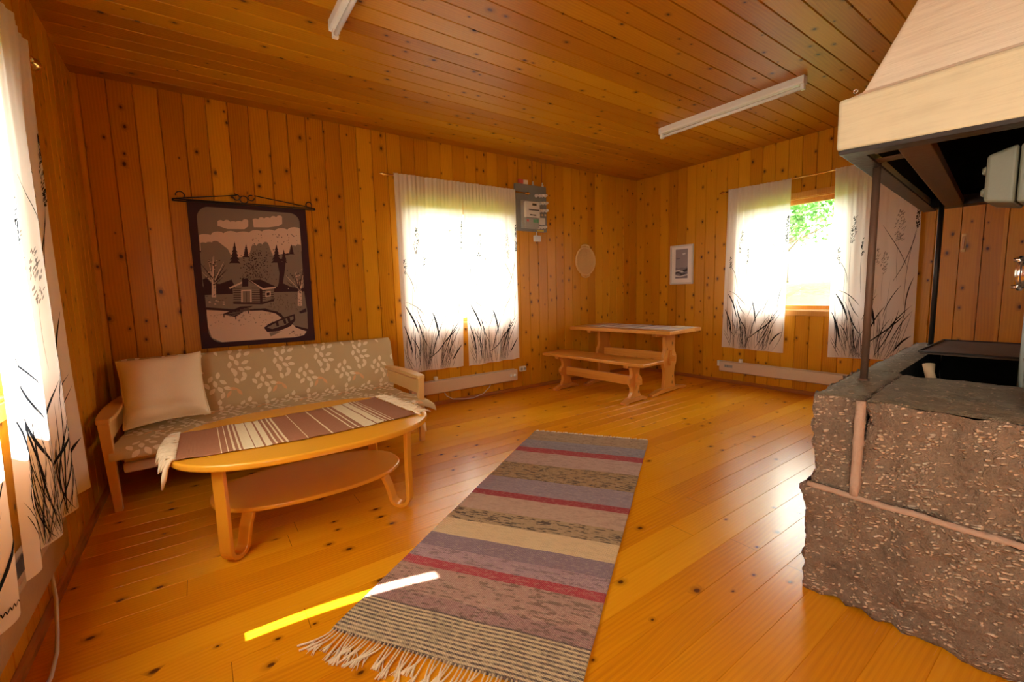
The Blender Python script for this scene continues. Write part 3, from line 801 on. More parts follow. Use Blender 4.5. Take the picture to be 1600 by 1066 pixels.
c = MB(); c.tube([(-3.24, -.045, .148), (-3.21, -.045, .095), (-3.137, -.05, .050), (-3.0, -.055, .030), (-2.878, -.055, .024), (-2.749, -.05, .050), (-2.66, -.045, .11), (-2.64, -.045, .146)], .005, 8)
tag(c.build('power_cord', M['cord'], origin=(-2.9, -.05, .03)), 'pale cord looping below the back wall heater', 'cord')
c = MB(); c.tube([(-5.85, -2.03, .24), (-5.84, -2.06, .12), (-5.835, -2.12, .03), (-5.82, -2.22, .007), (-5.81, -2.35, .007), (-5.83, -2.6, .007)], .006, 8)
tag(c.build('power_cord', M['cord'], origin=(-5.82, -2.3, .007)), 'pale cord from the left edge heater onto the floor', 'cord')

# ------------------------------------------------------------------ meter board and wall fittings
def board():
    x0, x1, z0, z1 = -2.212, -1.752, 1.918, 2.455
    t = thing('meter_board', 'grey electricity meter board with rows of fuses on the back wall', 'meter board', ((x0 + x1) / 2, 0, z0))
    X = lambda px: x0 + (px - 207) / 393. * (x1 - x0); Z = lambda px, py: z1 - (py - 225 - (px - 207) * .075) / 575. * (z1 - z0)
    mb = L(); mb.box((x0, -.002, z0), (x1, -.045, z1)); mb.build('back_panel', M['mgrey'], t, bevel=.004)
    def bx(n, m, a, c, e, f, d0, d1, bev=.002):
        q = L(); q.box((X(a), -d0, Z(a, e)), (X(c), -d1, Z(a, f))); return q.build(n, M[m], t, bevel=bev)
    bx('meter_backplate', 'mgrey2', 262, 470, 430, 775, .045, .06)
    me = bx('meter', 'mwhite', 292, 470, 450, 645, .06, .105, .006)
    def sub(n, m, a, c, e, f, d0, d1, par=None):
        q = L(); q.box((X(a), -d0, Z(a, e)), (X(c), -d1, Z(a, f)))
        return q.build(n, M[m], par or t)
    for nm, m, a, c, e, f, dd in (('meter_display', 'mdark', 372, 425, 478, 505, .108), ('meter_label', 'mdark', 325, 460, 548, 562, .107), ('meter_label', 'mdark', 340, 375, 612, 626, .107),
                                  ('meter_label', 'mdark', 380, 418, 616, 630, .107)):
        sub(nm, m, a, c, e, f, .1045, dd, me)
    tc = bx('terminal_cover', 'mgrey2', 292, 470, 650, 770, .06, .085)
    sub('indicator', 'mred', 312, 335, 672, 700, .084, .088, tc); sub('indicator', 'mgreen', 395, 425, 672, 710, .084, .088, tc); sub('indicator', 'mgreen', 432, 462, 672, 712, .084, .087, tc)
    for row, xs in ((370, (460, 510, 545, 580)), (465, (465, 515, 550, 590)), (560, (515, 550, 592)), (770, (490, 530, 570))):
        for px in xs:
            q = L(); p = (X(px), -.045, Z(px, row - (px - 480) * .05))
            q.lathe([(.019, 0), (.019, -.012), (.015, -.016), (.015, -.034), (.011, -.038), (0, -.038)], p, 'y', 16)
            q.build('fuse', M['mwhite'], t)
    for px in (500, 540, 580):
        sub('fuse_marker', 'chip', px - 10, px + 10, 598, 622, .044, .05)
    bx('fuse_chart', 'mwhite', 483, 572, 645, 730, .044, .058)
    sub('warning_strip', 'myellow', 468, 556, 795, 816, .044, .048)
    q = L(); q.box((X(248), -.02, z1), (X(300), -.05, z1 + .05)); q.box((X(306), -.02, z1), (X(360), -.05, z1 + .048), 1); q.build('relay_box', [M['mred'], M['mwhite']], t, bevel=.003)
    for px in (440, 565):
        q = L(); q.lathe([(.014, 0), (.014, .02), (.009, .026), (.009, .05), (0, .05)], (X(px), -.024, z1), 'z', 12); q.build('cable_gland', M['mwhite'], t)
        q = L(); q.tube([(X(px), -.012, z1 + .04), (X(px), -.012, RH - .002)], .005, 6); q.build('cable', M['trim'], t)
board()
t = thing('junction_box', 'small white junction box under the meter board', 'junction box', (-1.888, 0, 1.80))
q = L(); q.box((-1.935, -.002, 1.80), (-1.842, -.04, 1.874)); hs = q.build('housing', M['mwhite'], t, bevel=.006)
q = L(); q.box((-1.92, -.039, 1.83), (-1.857, -.043, 1.862)); q.build('cover', M['mwhite'], hs, bevel=.002)
q = L(); q.tube([(-1.888, -.012, 1.872), (-1.888, -.012, 1.917)], .006, 8); q.build('cable', M['mwhite'], t)
t = thing('wall_socket', 'white double wall socket beside the back wall heater', 'socket', (-2.15, 0, .232))
q = L(); q.box((-2.197, -.002, .232), (-2.106, -.03, .292)); plate = q.build('plate', M['mwhite'], t, bevel=.004)
for x in (-2.175, -2.128):
    q = L(); q.lathe([(.017, -.030), (.017, -.0325), (.014, -.0325), (.013, -.0305), (0, -.0305)], (x, 0, .262), 'y', 16); q.build('outlet', M['mgrey2'], plate)

# oval woven tray on the wall
t = thing('woven_tray', 'pale oval woven tray with loop handles on the back wall', 'wall tray', (-1.068, 0, 1.40))
ell = lambda rx, rz, y, n=40: [(-1.068 + rx * math.cos(2 * PI * k / n), y, 1.583 + rz * math.sin(2 * PI * k / n)) for k in range(n)]
q = L()
for i, (rx, rz, y) in enumerate(((.170, .178, -.030), (.176, .184, -.022), (.168, .176, -.014))): q.tube(ell(rx, rz, y), .009, 8, closed=True)
q.build('rim', M['wicker'], t)
q = L(); a = ell(.165, .173, -.008); b2 = ell(.11, .115, -.006); n = len(a)
q.add(a + b2 + [(-1.068, -.005, 1.583)], [(i, (i + 1) % n, n + (i + 1) % n, n + i) for i in range(n)] + [(n + i, n + (i + 1) % n, 2 * n) for i in range(n)], 0, True)
for k in range(-6, 7):
    x = k * .023; z = .172 * math.sqrt(max(0, 1 - (x / .165) ** 2)); q.tube([(-1.068 + x, -.012, 1.583 - z), (-1.068 + x, -.012, 1.583 + z)], .0065, 6)
q.build('woven_base', M['wicker'], t)
for sg in (-1, 1):
    q = L(); q.tube([(-1.068 + .075 * math.cos(PI * k / 12), -.02, 1.583 + sg * (.176 + .036 * math.sin(PI * k / 12))) for k in range(13)], .010, 8)
    q.tube([(-1.068 + .03 * math.cos(2 * PI * k / 14), -.02, 1.583 + sg * (.192 + .014 * math.sin(2 * PI * k / 14))) for k in range(14)], .004, 6, closed=True)
    q.build('handle', M['wicker'], t)

# framed print on the right wall
t = thing('framed_picture', 'small framed winter landscape print on the right wall', 'picture', (0, -.758, 1.245))
y0, y1, z0, z1 = -.588, -.930, 1.245, 1.762
q = L()
for (a, c, e, f) in ((y0, y0 - .022, z0, z1), (y1 + .022, y1, z0, z1), (y0 - .022, y1 + .022, z1 - .022, z1), (y0 - .022, y1 + .022, z0, z0 + .022)):
    q.box((-.002, a, e), (-.024, c, f))
q.build('frame', M['pframe'], t, bevel=.002)
q = L(); q.box((-.003, y0 - .02, z0 + .02), (-.013, y1 + .02, z1 - .02)); mat_o = q.build('mat_board', M['paper'], t)
M['p_sky'] = plain('print_sky', (.30, .25, .26), .8); M['p_dark'] = plain('print_dark', (.045, .035, .04), .8); M['p_snow'] = plain('print_snow', (.62, .58, .55), .8); M['p_blue'] = plain('print_slate', (.20, .17, .19), .8)
q = L(); PY = lambda u: lerp(-.668, -.850, u); PZ = lambda v: lerp(1.708, 1.322, v)
def ppoly(pts, m, k): q.add([(-.0135 - .0004 * k, PY(u), PZ(v)) for u, v in pts], [tuple(range(len(pts)))], m)
ppoly([(0, 0), (1, 0), (1, 1), (0, 1)], 0, 0)
ppoly([(0, .62), (.25, .66), (.5, .62), (.8, .64), (1, .6), (1, 1), (0, 1)], 3, 1)
ppoly([(0, .72), (.3, .70), (.55, .76), (.8, .70), (1, .72), (1, .76), (.8, .75), (.55, .80), (.3, .75), (0, .77)], 2, 2)
ppoly([(.6, .72), (1, .66), (1, .75), (.8, .78), (.62, .76)], 1, 3); ppoly([(0, .78), (.25, .77), (.55, .84), (.5, .86), (.2, .82), (0, .84)], 1, 3)
ppoly([(.35, .87), (.8, .82), (.85, .85), (.4, .90)], 1, 3); ppoly([(0, .88), (.4, .92), (1, .86), (1, .9), (.4, .96), (0, .94)], 2, 3)
ppoly([(.55, .15), (.8, .13), (.82, .18), (.6, .2)], 2, 3); ppoly([(.05, .3), (.4, .3), (.4, .33), (.05, .34)], 3, 3)
q.build('print', [M['p_sky'], M['p_dark'], M['p_snow'], M['p_blue']], mat_o, recalc=False)

# ------------------------------------------------------------------ tapestry
def tapestry():
    x0, x1, zt, zb = -5.327, -4.486, 1.966, .812
    t = thing('wall_hanging', 'woven wall hanging of a lakeside log cabin, above the sofa', 'wall hanging', ((x0 + x1) / 2, 0, zb))
    # drawing units -> cloth: projective map from the four corners of the drawing
    src = [(160, 133), (862, 180), (918, 960), (240, 1012)]; dst = [(0, 0), (1, 0), (1, 1), (0, 1)]
    A = []
    for (x, y), (u, v) in zip(src, dst):
        A.append([x, y, 1, 0, 0, 0, -u * x, -u * y, u]); A.append([0, 0, 0, x, y, 1, -v * x, -v * y, v])
    n = 8
    for i in range(n):
        p = max(range(i, n), key=lambda r: abs(A[r][i])); A[i], A[p] = A[p], A[i]
        for r in range(n):
            if r != i:
                f = A[r][i] / A[i][i]
                for c in range(i, n + 1): A[r][c] -= f * A[i][c]
    h = [A[i][n] / A[i][i] for i in range(n)]
    def P(x, y, k):
        w = h[6] * x + h[7] * y + 1; u = (h[0] * x + h[1] * y + h[2]) / w; v = (h[3] * x + h[4] * y + h[5]) / w
        return (lerp(x0, x1, u), -.0145 - .0005 * k - .004 * math.sin(PI * v), lerp(zt, zb, v))
    mb = L()
    wv = lambda u, v: (lerp(x0, x1, u), -.0145 - .004 * math.sin(PI * v), lerp(zt, zb, v))
    mb.grid(wv, 4, 24, 0)
    mb.grid(lambda u, v: (lerp(x0, x1, u), -.008 - .004 * math.sin(PI * v), lerp(zt, zb, v)), 4, 24, 0)
    for a in (0, 1): mb.grid(lambda u, v: (lerp(x0, x1, a), lerp(-.008, -.0145, u) - .004 * math.sin(PI * v), lerp(zt, zb, v)), 1, 24, 0)
    D, G, C, B = 0, 1, 2, 3
    def tri(pts, m, k):
        """fill an outline; a vertical sampling keeps it lying on the cloth"""
        from mathutils.geometry import tessellate_polygon
        v3 = [Vector((x, y, 0)) for x, y in pts]
        tr = tessellate_polygon([v3]); mb.add([P(x, y, k) for x, y in pts], [tuple(f) for f in tr], m)
    def arc(cx, cy, rx, ry, a0, a1, n=8): return [(cx + rx * math.cos(lerp(a0, a1, i / n)), cy + ry * math.sin(lerp(a0, a1, i / n))) for i in range(n + 1)]
    fr = arc(285, 235, 64, 62, PI, 1.5 * PI) + arc(762, 265, 66, 62, 1.5 * PI, 2 * PI) + [(845, 560)] + arc(800, 868, 74, 70, 0, .5 * PI) + arc(352, 900, 72, 72, .5 * PI, PI) + [(245, 560)]
    tri(fr, G, 1)
    # low cloud bank and the two clouds
    def bumpy(x0_, x1_, y0_, y1_, n, r, ybot, seed):
        rn = random.Random(seed); out = []; hh = [rn.uniform(.6, 1.2) for _ in range(n)]
        for i in range(n):
            cx = lerp(x0_, x1_, (i + .5) / n); cy = lerp(y0_, y1_, (i + .5) / n); w = (x1_ - x0_) / n / 2 * 1.05
            out += [(cx + w * math.cos(PI - a * PI / 6), cy - r * hh[i] * math.sin(a * PI / 6) ** .6) for a in range(1, 6)]
        return out
    tri(bumpy(229, 833, 352, 310, 8, 24, 0, 1) + [(838, 430), (640, 460), (430, 470), (236, 430)], C, 2)
    tri(bumpy(340, 524, 272, 262, 5, 18, 0, 2) + [(522, 285), (500, 302), (400, 302), (342, 284)], C, 2)
    tri(bumpy(547, 725, 258, 240, 5, 24, 0, 3) + [(724, 268), (700, 282), (640, 290), (555, 290)], C, 2)
    # far woods
    tri(bumpy(238, 345, 395, 382, 3, 14, 0, 4) + [(400, 420), (430, 480), (450, 640), (250, 640)], G, 3)
    tri(bumpy(540, 640, 420, 398, 3, 24, 0, 5) + [(672, 470), (700, 560), (640, 660), (430, 660), (440, 520), (490, 460), (520, 480)], G, 3)
    tri([(735, 660), (740, 540), (760, 450)] + bumpy(770, 836, 410, 400, 2, 12, 0, 6) + [(846, 560), (850, 660)], G, 3)
    rn = random.Random(9)
    for k in range(46):
        x, y = rn.uniform(520, 820), rn.uniform(330, 430); s = rn.uniform(2, 4); tri([(x - s, y), (x, y - s), (x + s, y + 1), (x, y + s)], D, 4)
    def spruce(x, y0_, y1_, w, k=5):
        pts = []; n = 6
        for i in range(n): f = (i + 1) / n; pts += [(x - w * f, lerp(y0_, y1_, f)), (x - w * f * .55, lerp(y0_, y1_, f) - 2)]
        pts2 = [(2 * x - a, b) for a, b in pts][::-1]
        tri([(x, y0_)] + pts + pts2, D, k)
    spruce(440, 376, 505, 34); spruce(508, 388, 470, 22); spruce(688, 388, 500, 32); spruce(732, 420, 500, 22); spruce(778, 388, 450, 18)
    tri([(690, 480), (745, 470), (735, 560), (725, 620), (770, 640), (840, 660), (845, 672), (680, 672), (700, 620), (705, 560)], D, 5)
    tri([(250, 600), (275, 592), (300, 620), (350, 626), (420, 600), (440, 640), (430, 690), (262, 690)], D, 4)
    tri([(640, 650), (850, 648), (852, 672), (640, 672)], D, 4)
    tri([(262, 692), (440, 684), (700, 672), (852, 668), (872, 800), (700, 800), (620, 770), (480, 780), (268, 768)], G, 5)
    # lake and shore
    tri([(270, 776), (420, 786), (600, 782), (690, 800), (740, 840), (800, 878), (868, 905), (850, 930), (800, 942), (360, 972), (300, 945), (278, 880)], C, 6)
    tri([(268, 764), (420, 775), (600, 772), (690, 788), (735, 826), (722, 832), (680, 800), (600, 783), (420, 788), (270, 780)], D, 7)
    tri([(735, 835), (790, 800), (870, 790), (874, 895), (800, 874)], G, 7); tri([(790, 872), (874, 892), (868, 908), (800, 884)], D, 8)
    for k in range(60):
        x = rn.uniform(285, 660); y = rn.uniform(798, 870); w = rn.uniform(6, 18); tri([(x, y), (x + w / 2, y + 3), (x + w, y), (x + w / 2, y + 6)], B, 7)
    for k in range(8):
        x = rn.uniform(760, 830); y = rn.uniform(890, 935); w = rn.uniform(8, 20); tri([(x, y), (x + w, y - 1), (x + w / 2, y + 4)], D, 7)
    # cabin
    tri([(425, 655), (515, 606), (600, 655), (600, 735), (432, 738)], G, 8); tri([(600, 650), (672, 645), (668, 716), (600, 735)], G, 8)
    for k in range(7):
        y = 650 + k * 13; tri([(430, y), (476, y), (476, y + 4), (430, y + 4)], D, 9); tri([(540, y - 2), (598, y - 2), (598, y + 2), (540, y + 2)], D, 9); tri([(600, y), (622, y), (622, y + 4), (600, y + 4)], D, 9); tri([(652, y - 3), (670, y - 4), (670, y), (652, y + 1)], D, 9)
    tri([(515, 604), (590, 598), (682, 640), (602, 656)], D, 9)
    tri([(403, 648), (515, 596), (520, 604), (410, 656)], C, 10); tri([(515, 596), (522, 600), (606, 650), (682, 640), (682, 650), (604, 660)], C, 10)
    tri([(476, 660), (538, 658), (538, 734), (476, 736)], C, 10); tri([(485, 668), (530, 667), (530, 734), (485, 735)], G, 11); tri([(506, 668), (509, 668), (509, 734), (506, 734)], D, 12)
    tri([(620, 670), (652, 666), (652, 698), (620, 702)], C, 10); tri([(627, 677), (645, 675), (645, 692), (627, 694)], D, 11)
    tri([(585, 655), (602, 655), (602, 738), (588, 738)], D, 9); tri([(428, 733), (600, 735), (672, 715), (672, 724), (600, 746), (430, 744)], D, 10)
    tri([(482, 596), (520, 592), (518, 640), (482, 642)], D, 11)
    for k in range(60):
        f = rn.random(); x = lerp(500, 545, f) + rn.gauss(0, 12 + 12 * f); y = lerp(600, 470, f); s = rn.uniform(2, 5); tri([(x - s, y), (x, y - s), (x + s, y), (x, y + s)], D, 11)
    # birches
    for bx_, by_, sc in ((315, 705, 1.), (826, 755, 1.0)):
        tri([(bx_ - 13, by_), (bx_ - 12, by_ - 90), (bx_ + 12, by_ - 90), (bx_ + 13, by_)], C, 9)
        for k in range(10): yy = by_ - rn.uniform(5, 85); xx = bx_ + rn.uniform(-10, 6); tri([(xx, yy), (xx + 7, yy - 2), (xx + 6, yy + 3)], D, 10)
        for k in range(12):
            a = R(rn.uniform(30, 150)); l = rn.uniform(60, 150); ox, oy = bx_ + rn.uniform(-8, 8), by_ - rn.uniform(70, 120)
            ex, ey = ox + math.cos(a) * l * .7, oy - math.sin(a) * l
            if ex > 850: ex = 846
            tri([(ox - 4, oy), (ox + 4, oy), (ex + 1, ey), (ex - 1, ey)], C if k % 2 else D, 9)
        for k in range(60):
            x = bx_ + rn.gauss(0, 36); y = by_ - rn.uniform(90, 220); s = rn.uniform(2.5, 6)
            if x > 842 or x < 252: continue
            tri([(x - s, y), (x, y - s * .8), (x + s, y), (x, y + s * .6)], (D, C, D)[k % 3], 10)
    for k in range(240):
        x = rn.gauss(580, 45); y = rn.uniform(430, 600); s = rn.uniform(2, 4.5); tri([(x - s, y), (x, y - s), (x + s, y + 1), (x, y + s)], (D, D, B)[k % 3], 7)
    for k in range(90):
        x = rn.uniform(640, 840); y = rn.uniform(680, 780); s = rn.uniform(2, 6); tri([(x - 1, y + s), (x + s * .5, y - s), (x + 2, y + s)], D, 8)
    for k in range(14):
        x = rn.choice((280, 320, 360, 300)) + rn.uniform(-20, 20); y = rn.uniform(700, 755); tri([(x, y), (x + 10, y - 3), (x + 18, y + 1), (x + 9, y + 3)], (B, C)[k % 2], 8)
    # jetty and boat
    tri([(362, 806), (470, 760), (545, 755), (440, 822)], D, 9)
    for k in range(7): x = 380 + k * 22; tri([(x, 806 - k * 7), (x + 60, 812 - k * 8), (x + 60, 815 - k * 8), (x, 809 - k * 7)], G, 10)
    for x, y in ((370, 808), (440, 820), (515, 785)): tri([(x, y), (x + 6, y), (x + 6, y + 16), (x, y + 16)], D, 10)
    tri([(610, 885), (640, 862), (720, 828), (795, 803), (798, 840), (770, 876), (700, 905), (630, 912)], D, 11)
    tri([(628, 884), (700, 846), (785, 816), (788, 832), (740, 868), (660, 893)], G, 12)
    for x, y in ((690, 856), (735, 842), (760, 832)): tri([(x - 12, y - 4), (x + 4, y - 8), (x + 10, y + 18), (x - 4, y + 22)], D, 13)
    tri([(640, 914), (720, 905), (650, 938)], G, 9)
    tri([(820, 790), (862, 768), (866, 790), (830, 800)], D, 10)
    mb.build('woven_cloth', [M['t_dark'], M['t_grey'], M['t_cream'], M['t_mid']], t, recalc=False)
    # wrought iron hanger
    q = L(); y = -.022
    zr = 1.965
    q.tube([(-5.408, y, zr), (-4.412, y, zr + .012)], .0045, 8); q.tube([(-5.408, y, zr - .014), (-4.412, y, zr - .002)], .0045, 8)
    for xe, ze in ((-5.408, zr - .007), (-4.412, zr + .005)): q.tube([(xe, y, ze - .009), (xe, y, ze + .009)], .007, 8)
    q.tube([(-5.39, y, zr + .004), (-4.99, y, zr + .066)], .004, 8); q.tube([(-4.868, y, zr + .075), (-4.43, y, zr + .016)], .004, 8)
    def curl(cx, cz, r, a0, a1): q.tube([(cx + r * math.cos(lerp(a0, a1, k / 20)), y, cz + r * math.sin(lerp(a0, a1, k / 20))) for k in range(21)], .004, 8)
    curl(-4.945, zr + .036, .028, 0, 2 * PI); curl(-4.995, zr + .050, .022, R(110), R(-180)); curl(-4.893, zr + .054, .022, R(60), R(360))
    curl(-5.362, zr + .030, .027, R(190), R(-40)); curl(-4.455, zr + .038, .024, R(220), R(-20))
    q.tube([(-4.945, y, zr + .06), (-4.945, -.003, zr + .066)], .003, 6)
    q.build('iron_hanger', M['black'], t)
tapestry()

# ------------------------------------------------------------------ ceiling lights
def strip_light(x, y0, y1, label):
    t = thing('ceiling_light', label, 'ceiling light', (x, (y0 + y1) / 2, RH), 0, 'fluorescent strip lights')
    q = L(); prof = [(-.030, RH), (-.030, RH - .046), (-.022, RH - .056), (.022, RH - .056), (.030, RH - .046), (.030, RH)]
    q.prism(prof, lambda a, c, s: (x + a, s, c), y0, y1); q.build('housing', M['white_metal'], t, bevel=.002)
    q = L(); q.tube([(x, y0 + (.03 if y1 > y0 else -.03), RH - .080), (x, y1 - (.03 if y1 > y0 else -.03), RH - .080)], .0135, 14); q.build('tube', M['tube'], t)
    for y, sg in ((y0, 1), (y1, -1)):
        s = sg if y1 > y0 else -sg
        q = L(); q.box((x - .031, y - .004 * s, RH), (x + .031, y + .001 * s, RH - .060)); q.box((x - .016, y, RH - .052), (x + .016, y + .028 * s, RH - .097)); q.build('lamp_holder', M['white_metal'], t, bevel=.003)
strip_light(-1.485, -1.480, -2.740, 'white fluorescent strip light on the ceiling above the dining end, whole')
strip_light(-4.560, -1.530, -2.790, 'white fluorescent strip light cut off by the top edge, nearer the sofa end')

# ------------------------------------------------------------------ sofa
SX0, SX1 = -5.80, -3.88
t = thing('sofa', 'low beech-framed sofa against the back wall', 'sofa', (-4.84, -.55, 0))
for x, lean in ((-5.812, .018), (-3.905, -.006)):
    for y in (-.965, -.16):
        q = L(); a = .026; c = .019
        q.hexa([(x - c + lean, y - c, 0), (x + c + lean, y - c, 0), (x + c + lean, y + c, 0), (x - c + lean, y + c, 0), (x - a, y - a, .520), (x + a, y - a, .520), (x + a, y + a, .520), (x - a, y + a, .520)])
        q.build('leg', M['beech'], t, bevel=.004)
for x, sg in ((-5.812, -1), (-3.905, 1)):
    q = L(); n = 14
    pr_ = []
    for k in range(n + 1):
        f = k / n; y = lerp(-.995, -.10, f); w = .030 + .016 * math.sin(PI * min(1, f * 1.1) ** .7); z = .548 + .012 * math.sin(PI * f) - .02 * f
        pr_.append((y, w, z))
    vs = []
    for y, w, z in pr_: vs += [(x - w, y, z - .028), (x + w, y, z - .028), (x + w, y, z), (x - w, y, z)]
    fs = [(0, 1, 2, 3)[::-1], tuple(4 * n + i for i in range(4))]
    for k in range(n):
        for i in range(4): j = (i + 1) % 4; fs.append((4 * k + i, 4 * k + j, 4 * k + 4 + j, 4 * k + 4 + i))
    q.add(vs, fs, 0); q.build('armrest', M['beech'], t, bevel=.007)
    q = L(); q.box((x - .012, -.93, .39), (x + .012, -.18, .50)); q.build('side_rail', M['beech'], t, bevel=.003)
q = L(); q.box((-5.76, -.93, .262), (-3.95, -.24, .345)); q.build('mattress', M['cushbase'], t, bevel=.02, segs=3)
q = L(); q.box((-5.76, -.925, .198), (-3.95, -.24, .258)); q.build('seat_base', M['cushbase'], t, bevel=.012)
q = L(); q.hexa([(-5.76, -.235, .30), (-3.935, -.235, .30), (-3.935, -.12, .28), (-5.76, -.12, .28), (-5.76, -.140, .755), (-3.90, -.140, .755), (-3.90, -.05, .735), (-5.76, -.05, .735)])
q.build('backrest', M['cushbase'], t, bevel=.02, segs=3)

def throw():
    prof = [(-.035, .60), (-.032, .735), (-.045, .768), (-.085, .786), (-.125, .782), (-.150, .762), (-.163, .725), (-.19, .62), (-.225, .50), (-.25, .42), (-.275, .388), (-.32, .370),
            (-.42, .362), (-.60, .360), (-.80, .360), (-.93, .362), (-.978, .352), (-1.001, .330), (-1.005, .306)]
    # arc-length table
    ac = [0.]
    for (a, c), (e, f) in zip(prof[:-1], prof[1:]): ac.append(ac[-1] + math.hypot(e - a, f - c))
    T = ac[-1]
    def at(s):
        s = max(0, min(T, s))
        for i in range(len(ac) - 1):
            if s <= ac[i + 1]:
                f = (s - ac[i]) / (ac[i + 1] - ac[i]); return lerp(prof[i][0], prof[i + 1][0], f), lerp(prof[i][1], prof[i + 1][1], f)
    def pos(x, s, off=0.):
        """x -0..1 across"""
        y, z = at(s); y2, z2 = at(min(T, s + .01)); y1, z1 = at(max(0, s - .01))
        ny, nz = (z2 - z1), -(y2 - y1); l = math.hypot(ny, nz) or 1; ny, nz = ny / l, nz / l
        if nz < 0 and s > .3 and s < T - .1: ny, nz = -ny, -nz
        seat = max(0., min(1., (s - .62) / .25)); front = max(0., min(1., (s - (T - .40)) / .34))
        back = 1 - seat
        xl = lerp(-5.815, -5.775, seat) - .03 * front; xr = lerp(-3.845, -3.945, seat) + .135 * front ** 2
        X = lerp(xl, xr, x)
        # right-hand front corner hangs past the arm
        ov = max(0., (X - (-3.93)) / .12); z -= .055 * ov ** 1.4 * front
        y -= .03 * ov * front
        wob = .005 * mnoise.noise(Vector((X * 5, s * 5, 0))) + .004 * mnoise.noise(Vector((X * 13, s * 11, 4)))
        y -= .0; 
        return (X, y - abs(ny) * 0 + (-abs(ny)) * (off + wob + .006) , z + (off + wob + .004) * max(0, nz) + .0)
    mb = MB()
    mb.grid(lambda a, c: pos(a, c * T), 150, 90, 0, uvfn=lambda a, c: (a * 1.95, c * T))
    Wd = 1.95
    def leaf(cx, cs, ang, ln, wd, mat):
        n = 5; vs = []; fs = []
        for i in range(n + 1):
            f = i / n; w = wd * math.sin(PI * min(1, f * .92 + .04)) ** .8
            for sg in (-1, 0, 1):
                u = (f - .5) * ln; v = sg * w * .5
                X = cx + u * math.cos(ang) - v * math.sin(ang); s = cs + u * math.sin(ang) + v * math.cos(ang)
                vs.append(pos(min(.998, max(.002, X / Wd)), s, .0018))
        for i in range(n): fs += [(3 * i, 3 * i + 1, 3 * i + 4, 3 * i + 3), (3 * i + 1, 3 * i + 2, 3 * i + 5, 3 * i + 4)]
        mb.add(vs, fs, mat, True)
    # sprays: leaf offsets (dx, ds, angle), about 30 cm repeat
    up = [(-.05, -.10, 110), (.02, -.115, 100), (-.045, -.045, 60), (.005, -.06, 120), (.062, -.07, 150), (-.062, .01, 100), (-.015, -.003, 70), (.042, .0, 160), (-.04, .06, 60), (.012, .052, 40), (.058, .05, 10), (.03, .10, 70)]
    low = [(-.05, -.03, 120), (.0, -.055, 100), (-.075, .02, 60), (-.022, .01, 80), (.03, .0, 40), (-.045, .065, 130), (.008, .058, 60), (.055, .052, 20), (.02, .105, 110), (.115, -.06, 95), (.165, -.01, 140), (.12, .0, 70)]
    rows = [(.36, up, 1, 0.), (.50, low, 1, .17), (.72, low, 1, .05), (.86, up, 1, .22), (1.02, low, 1, .0), (1.20, up, 1, .16), (1.36, low, 1, .08)]
    for s0, mot, mt, sh in rows:
        if s0 > T - .03: continue
        k = 0; x = .08 + sh
        while x < Wd:
            for dx, ds, a in mot:
                if .01 < x + dx < Wd - .01 and .05 < s0 + ds < T - .02: leaf(x + dx, s0 + ds, R(a), .052, .030, mt)
            if mot is low:
                for dx, ds, a in ((.09, .06, 10), (.13, .09, 60), (.06, .10, 120)):
                    if .01 < x + dx < Wd - .01 and s0 + ds < T - .02: leaf(x + dx, s0 + ds, R(a), .06, .024, 2)
            else:
                leaf(min(Wd - .03, x + .17), max(.23, s0 - .09), R(70), .045, .022, 1)
            x += .315
    o = mb.build('sofa_throw', [M['throw'], M['c_leaf'], M['c_leaf2']], origin=(-4.84, -.5, .36), recalc=False)
    tag(o, 'beige leaf-patterned throw spread over the sofa', 'throw')
throw()

def pillow():
    t = thing('cushion', 'plain cream cushion leaning at the left end of the sofa', 'cushion', (-5.565, -.50, .385))
    TL, TR, BL, BR_ = Vector((-5.805, -.335, .798)), Vector((-5.340, -.345, .822)), Vector((-5.772, -.640, .392)), Vector((-5.318, -.600, .412))
    nrm = (TR - TL).cross(BL - TL).normalized()
    if nrm.y > 0: nrm = -nrm
    def P(u, v, side):
        # u, v in 0..1; v = 0 at the bottom; edges drawn in between the corners
        cu, cv = 2 * u - 1, 2 * v - 1
        uu = .5 + .5 * cu * (1 - .075 * (1 - cv * cv)); vv = .5 + .5 * cv * (1 - .085 * (1 - cu * cu))
        p = BL * (1 - uu) * (1 - vv) + BR_ * uu * (1 - vv) + TL * (1 - uu) * vv + TR * uu * vv
        h = ((1 - cu ** 4) * (1 - cv ** 4)) ** .55
        cr = .010 * math.sin(9 * u + 7 * v) * max(0, 1 - v * 2.2) + .024 * mnoise.noise(Vector((u * 4, v * 4, 1.5))) * (1 - v * .5)
        cr -= .036 * math.exp(-((v - .22 + .12 * u) / .035) ** 2) * (1 if u < .75 else max(0, (1 - u) * 4)) * (.4 + .6 * (1 - u))
        return p + nrm * (side * (.105 * h) + (cr * h if side > 0 else 0))
    q = L()
    q.grid(lambda u, v: P(u, v, 1), 40, 36); q.grid(lambda u, v: P(u, v, -.75), 40, 36, flip=True)
    cov = q.build('cover', M['cotton'], t, recalc=False)
    e = []
    N = 24
    e += [P(k / N, 0, 0) for k in range(N)] + [P(1, k / N, 0) for k in range(N)] + [P(1 - k / N, 1, 0) for k in range(N)] + [P(0, 1 - k / N, 0) for k in range(N)]
    q = L(); q.tube(e, .0065, 7, closed=True); q.build('piping', M['cotton'], cov)
pillow()

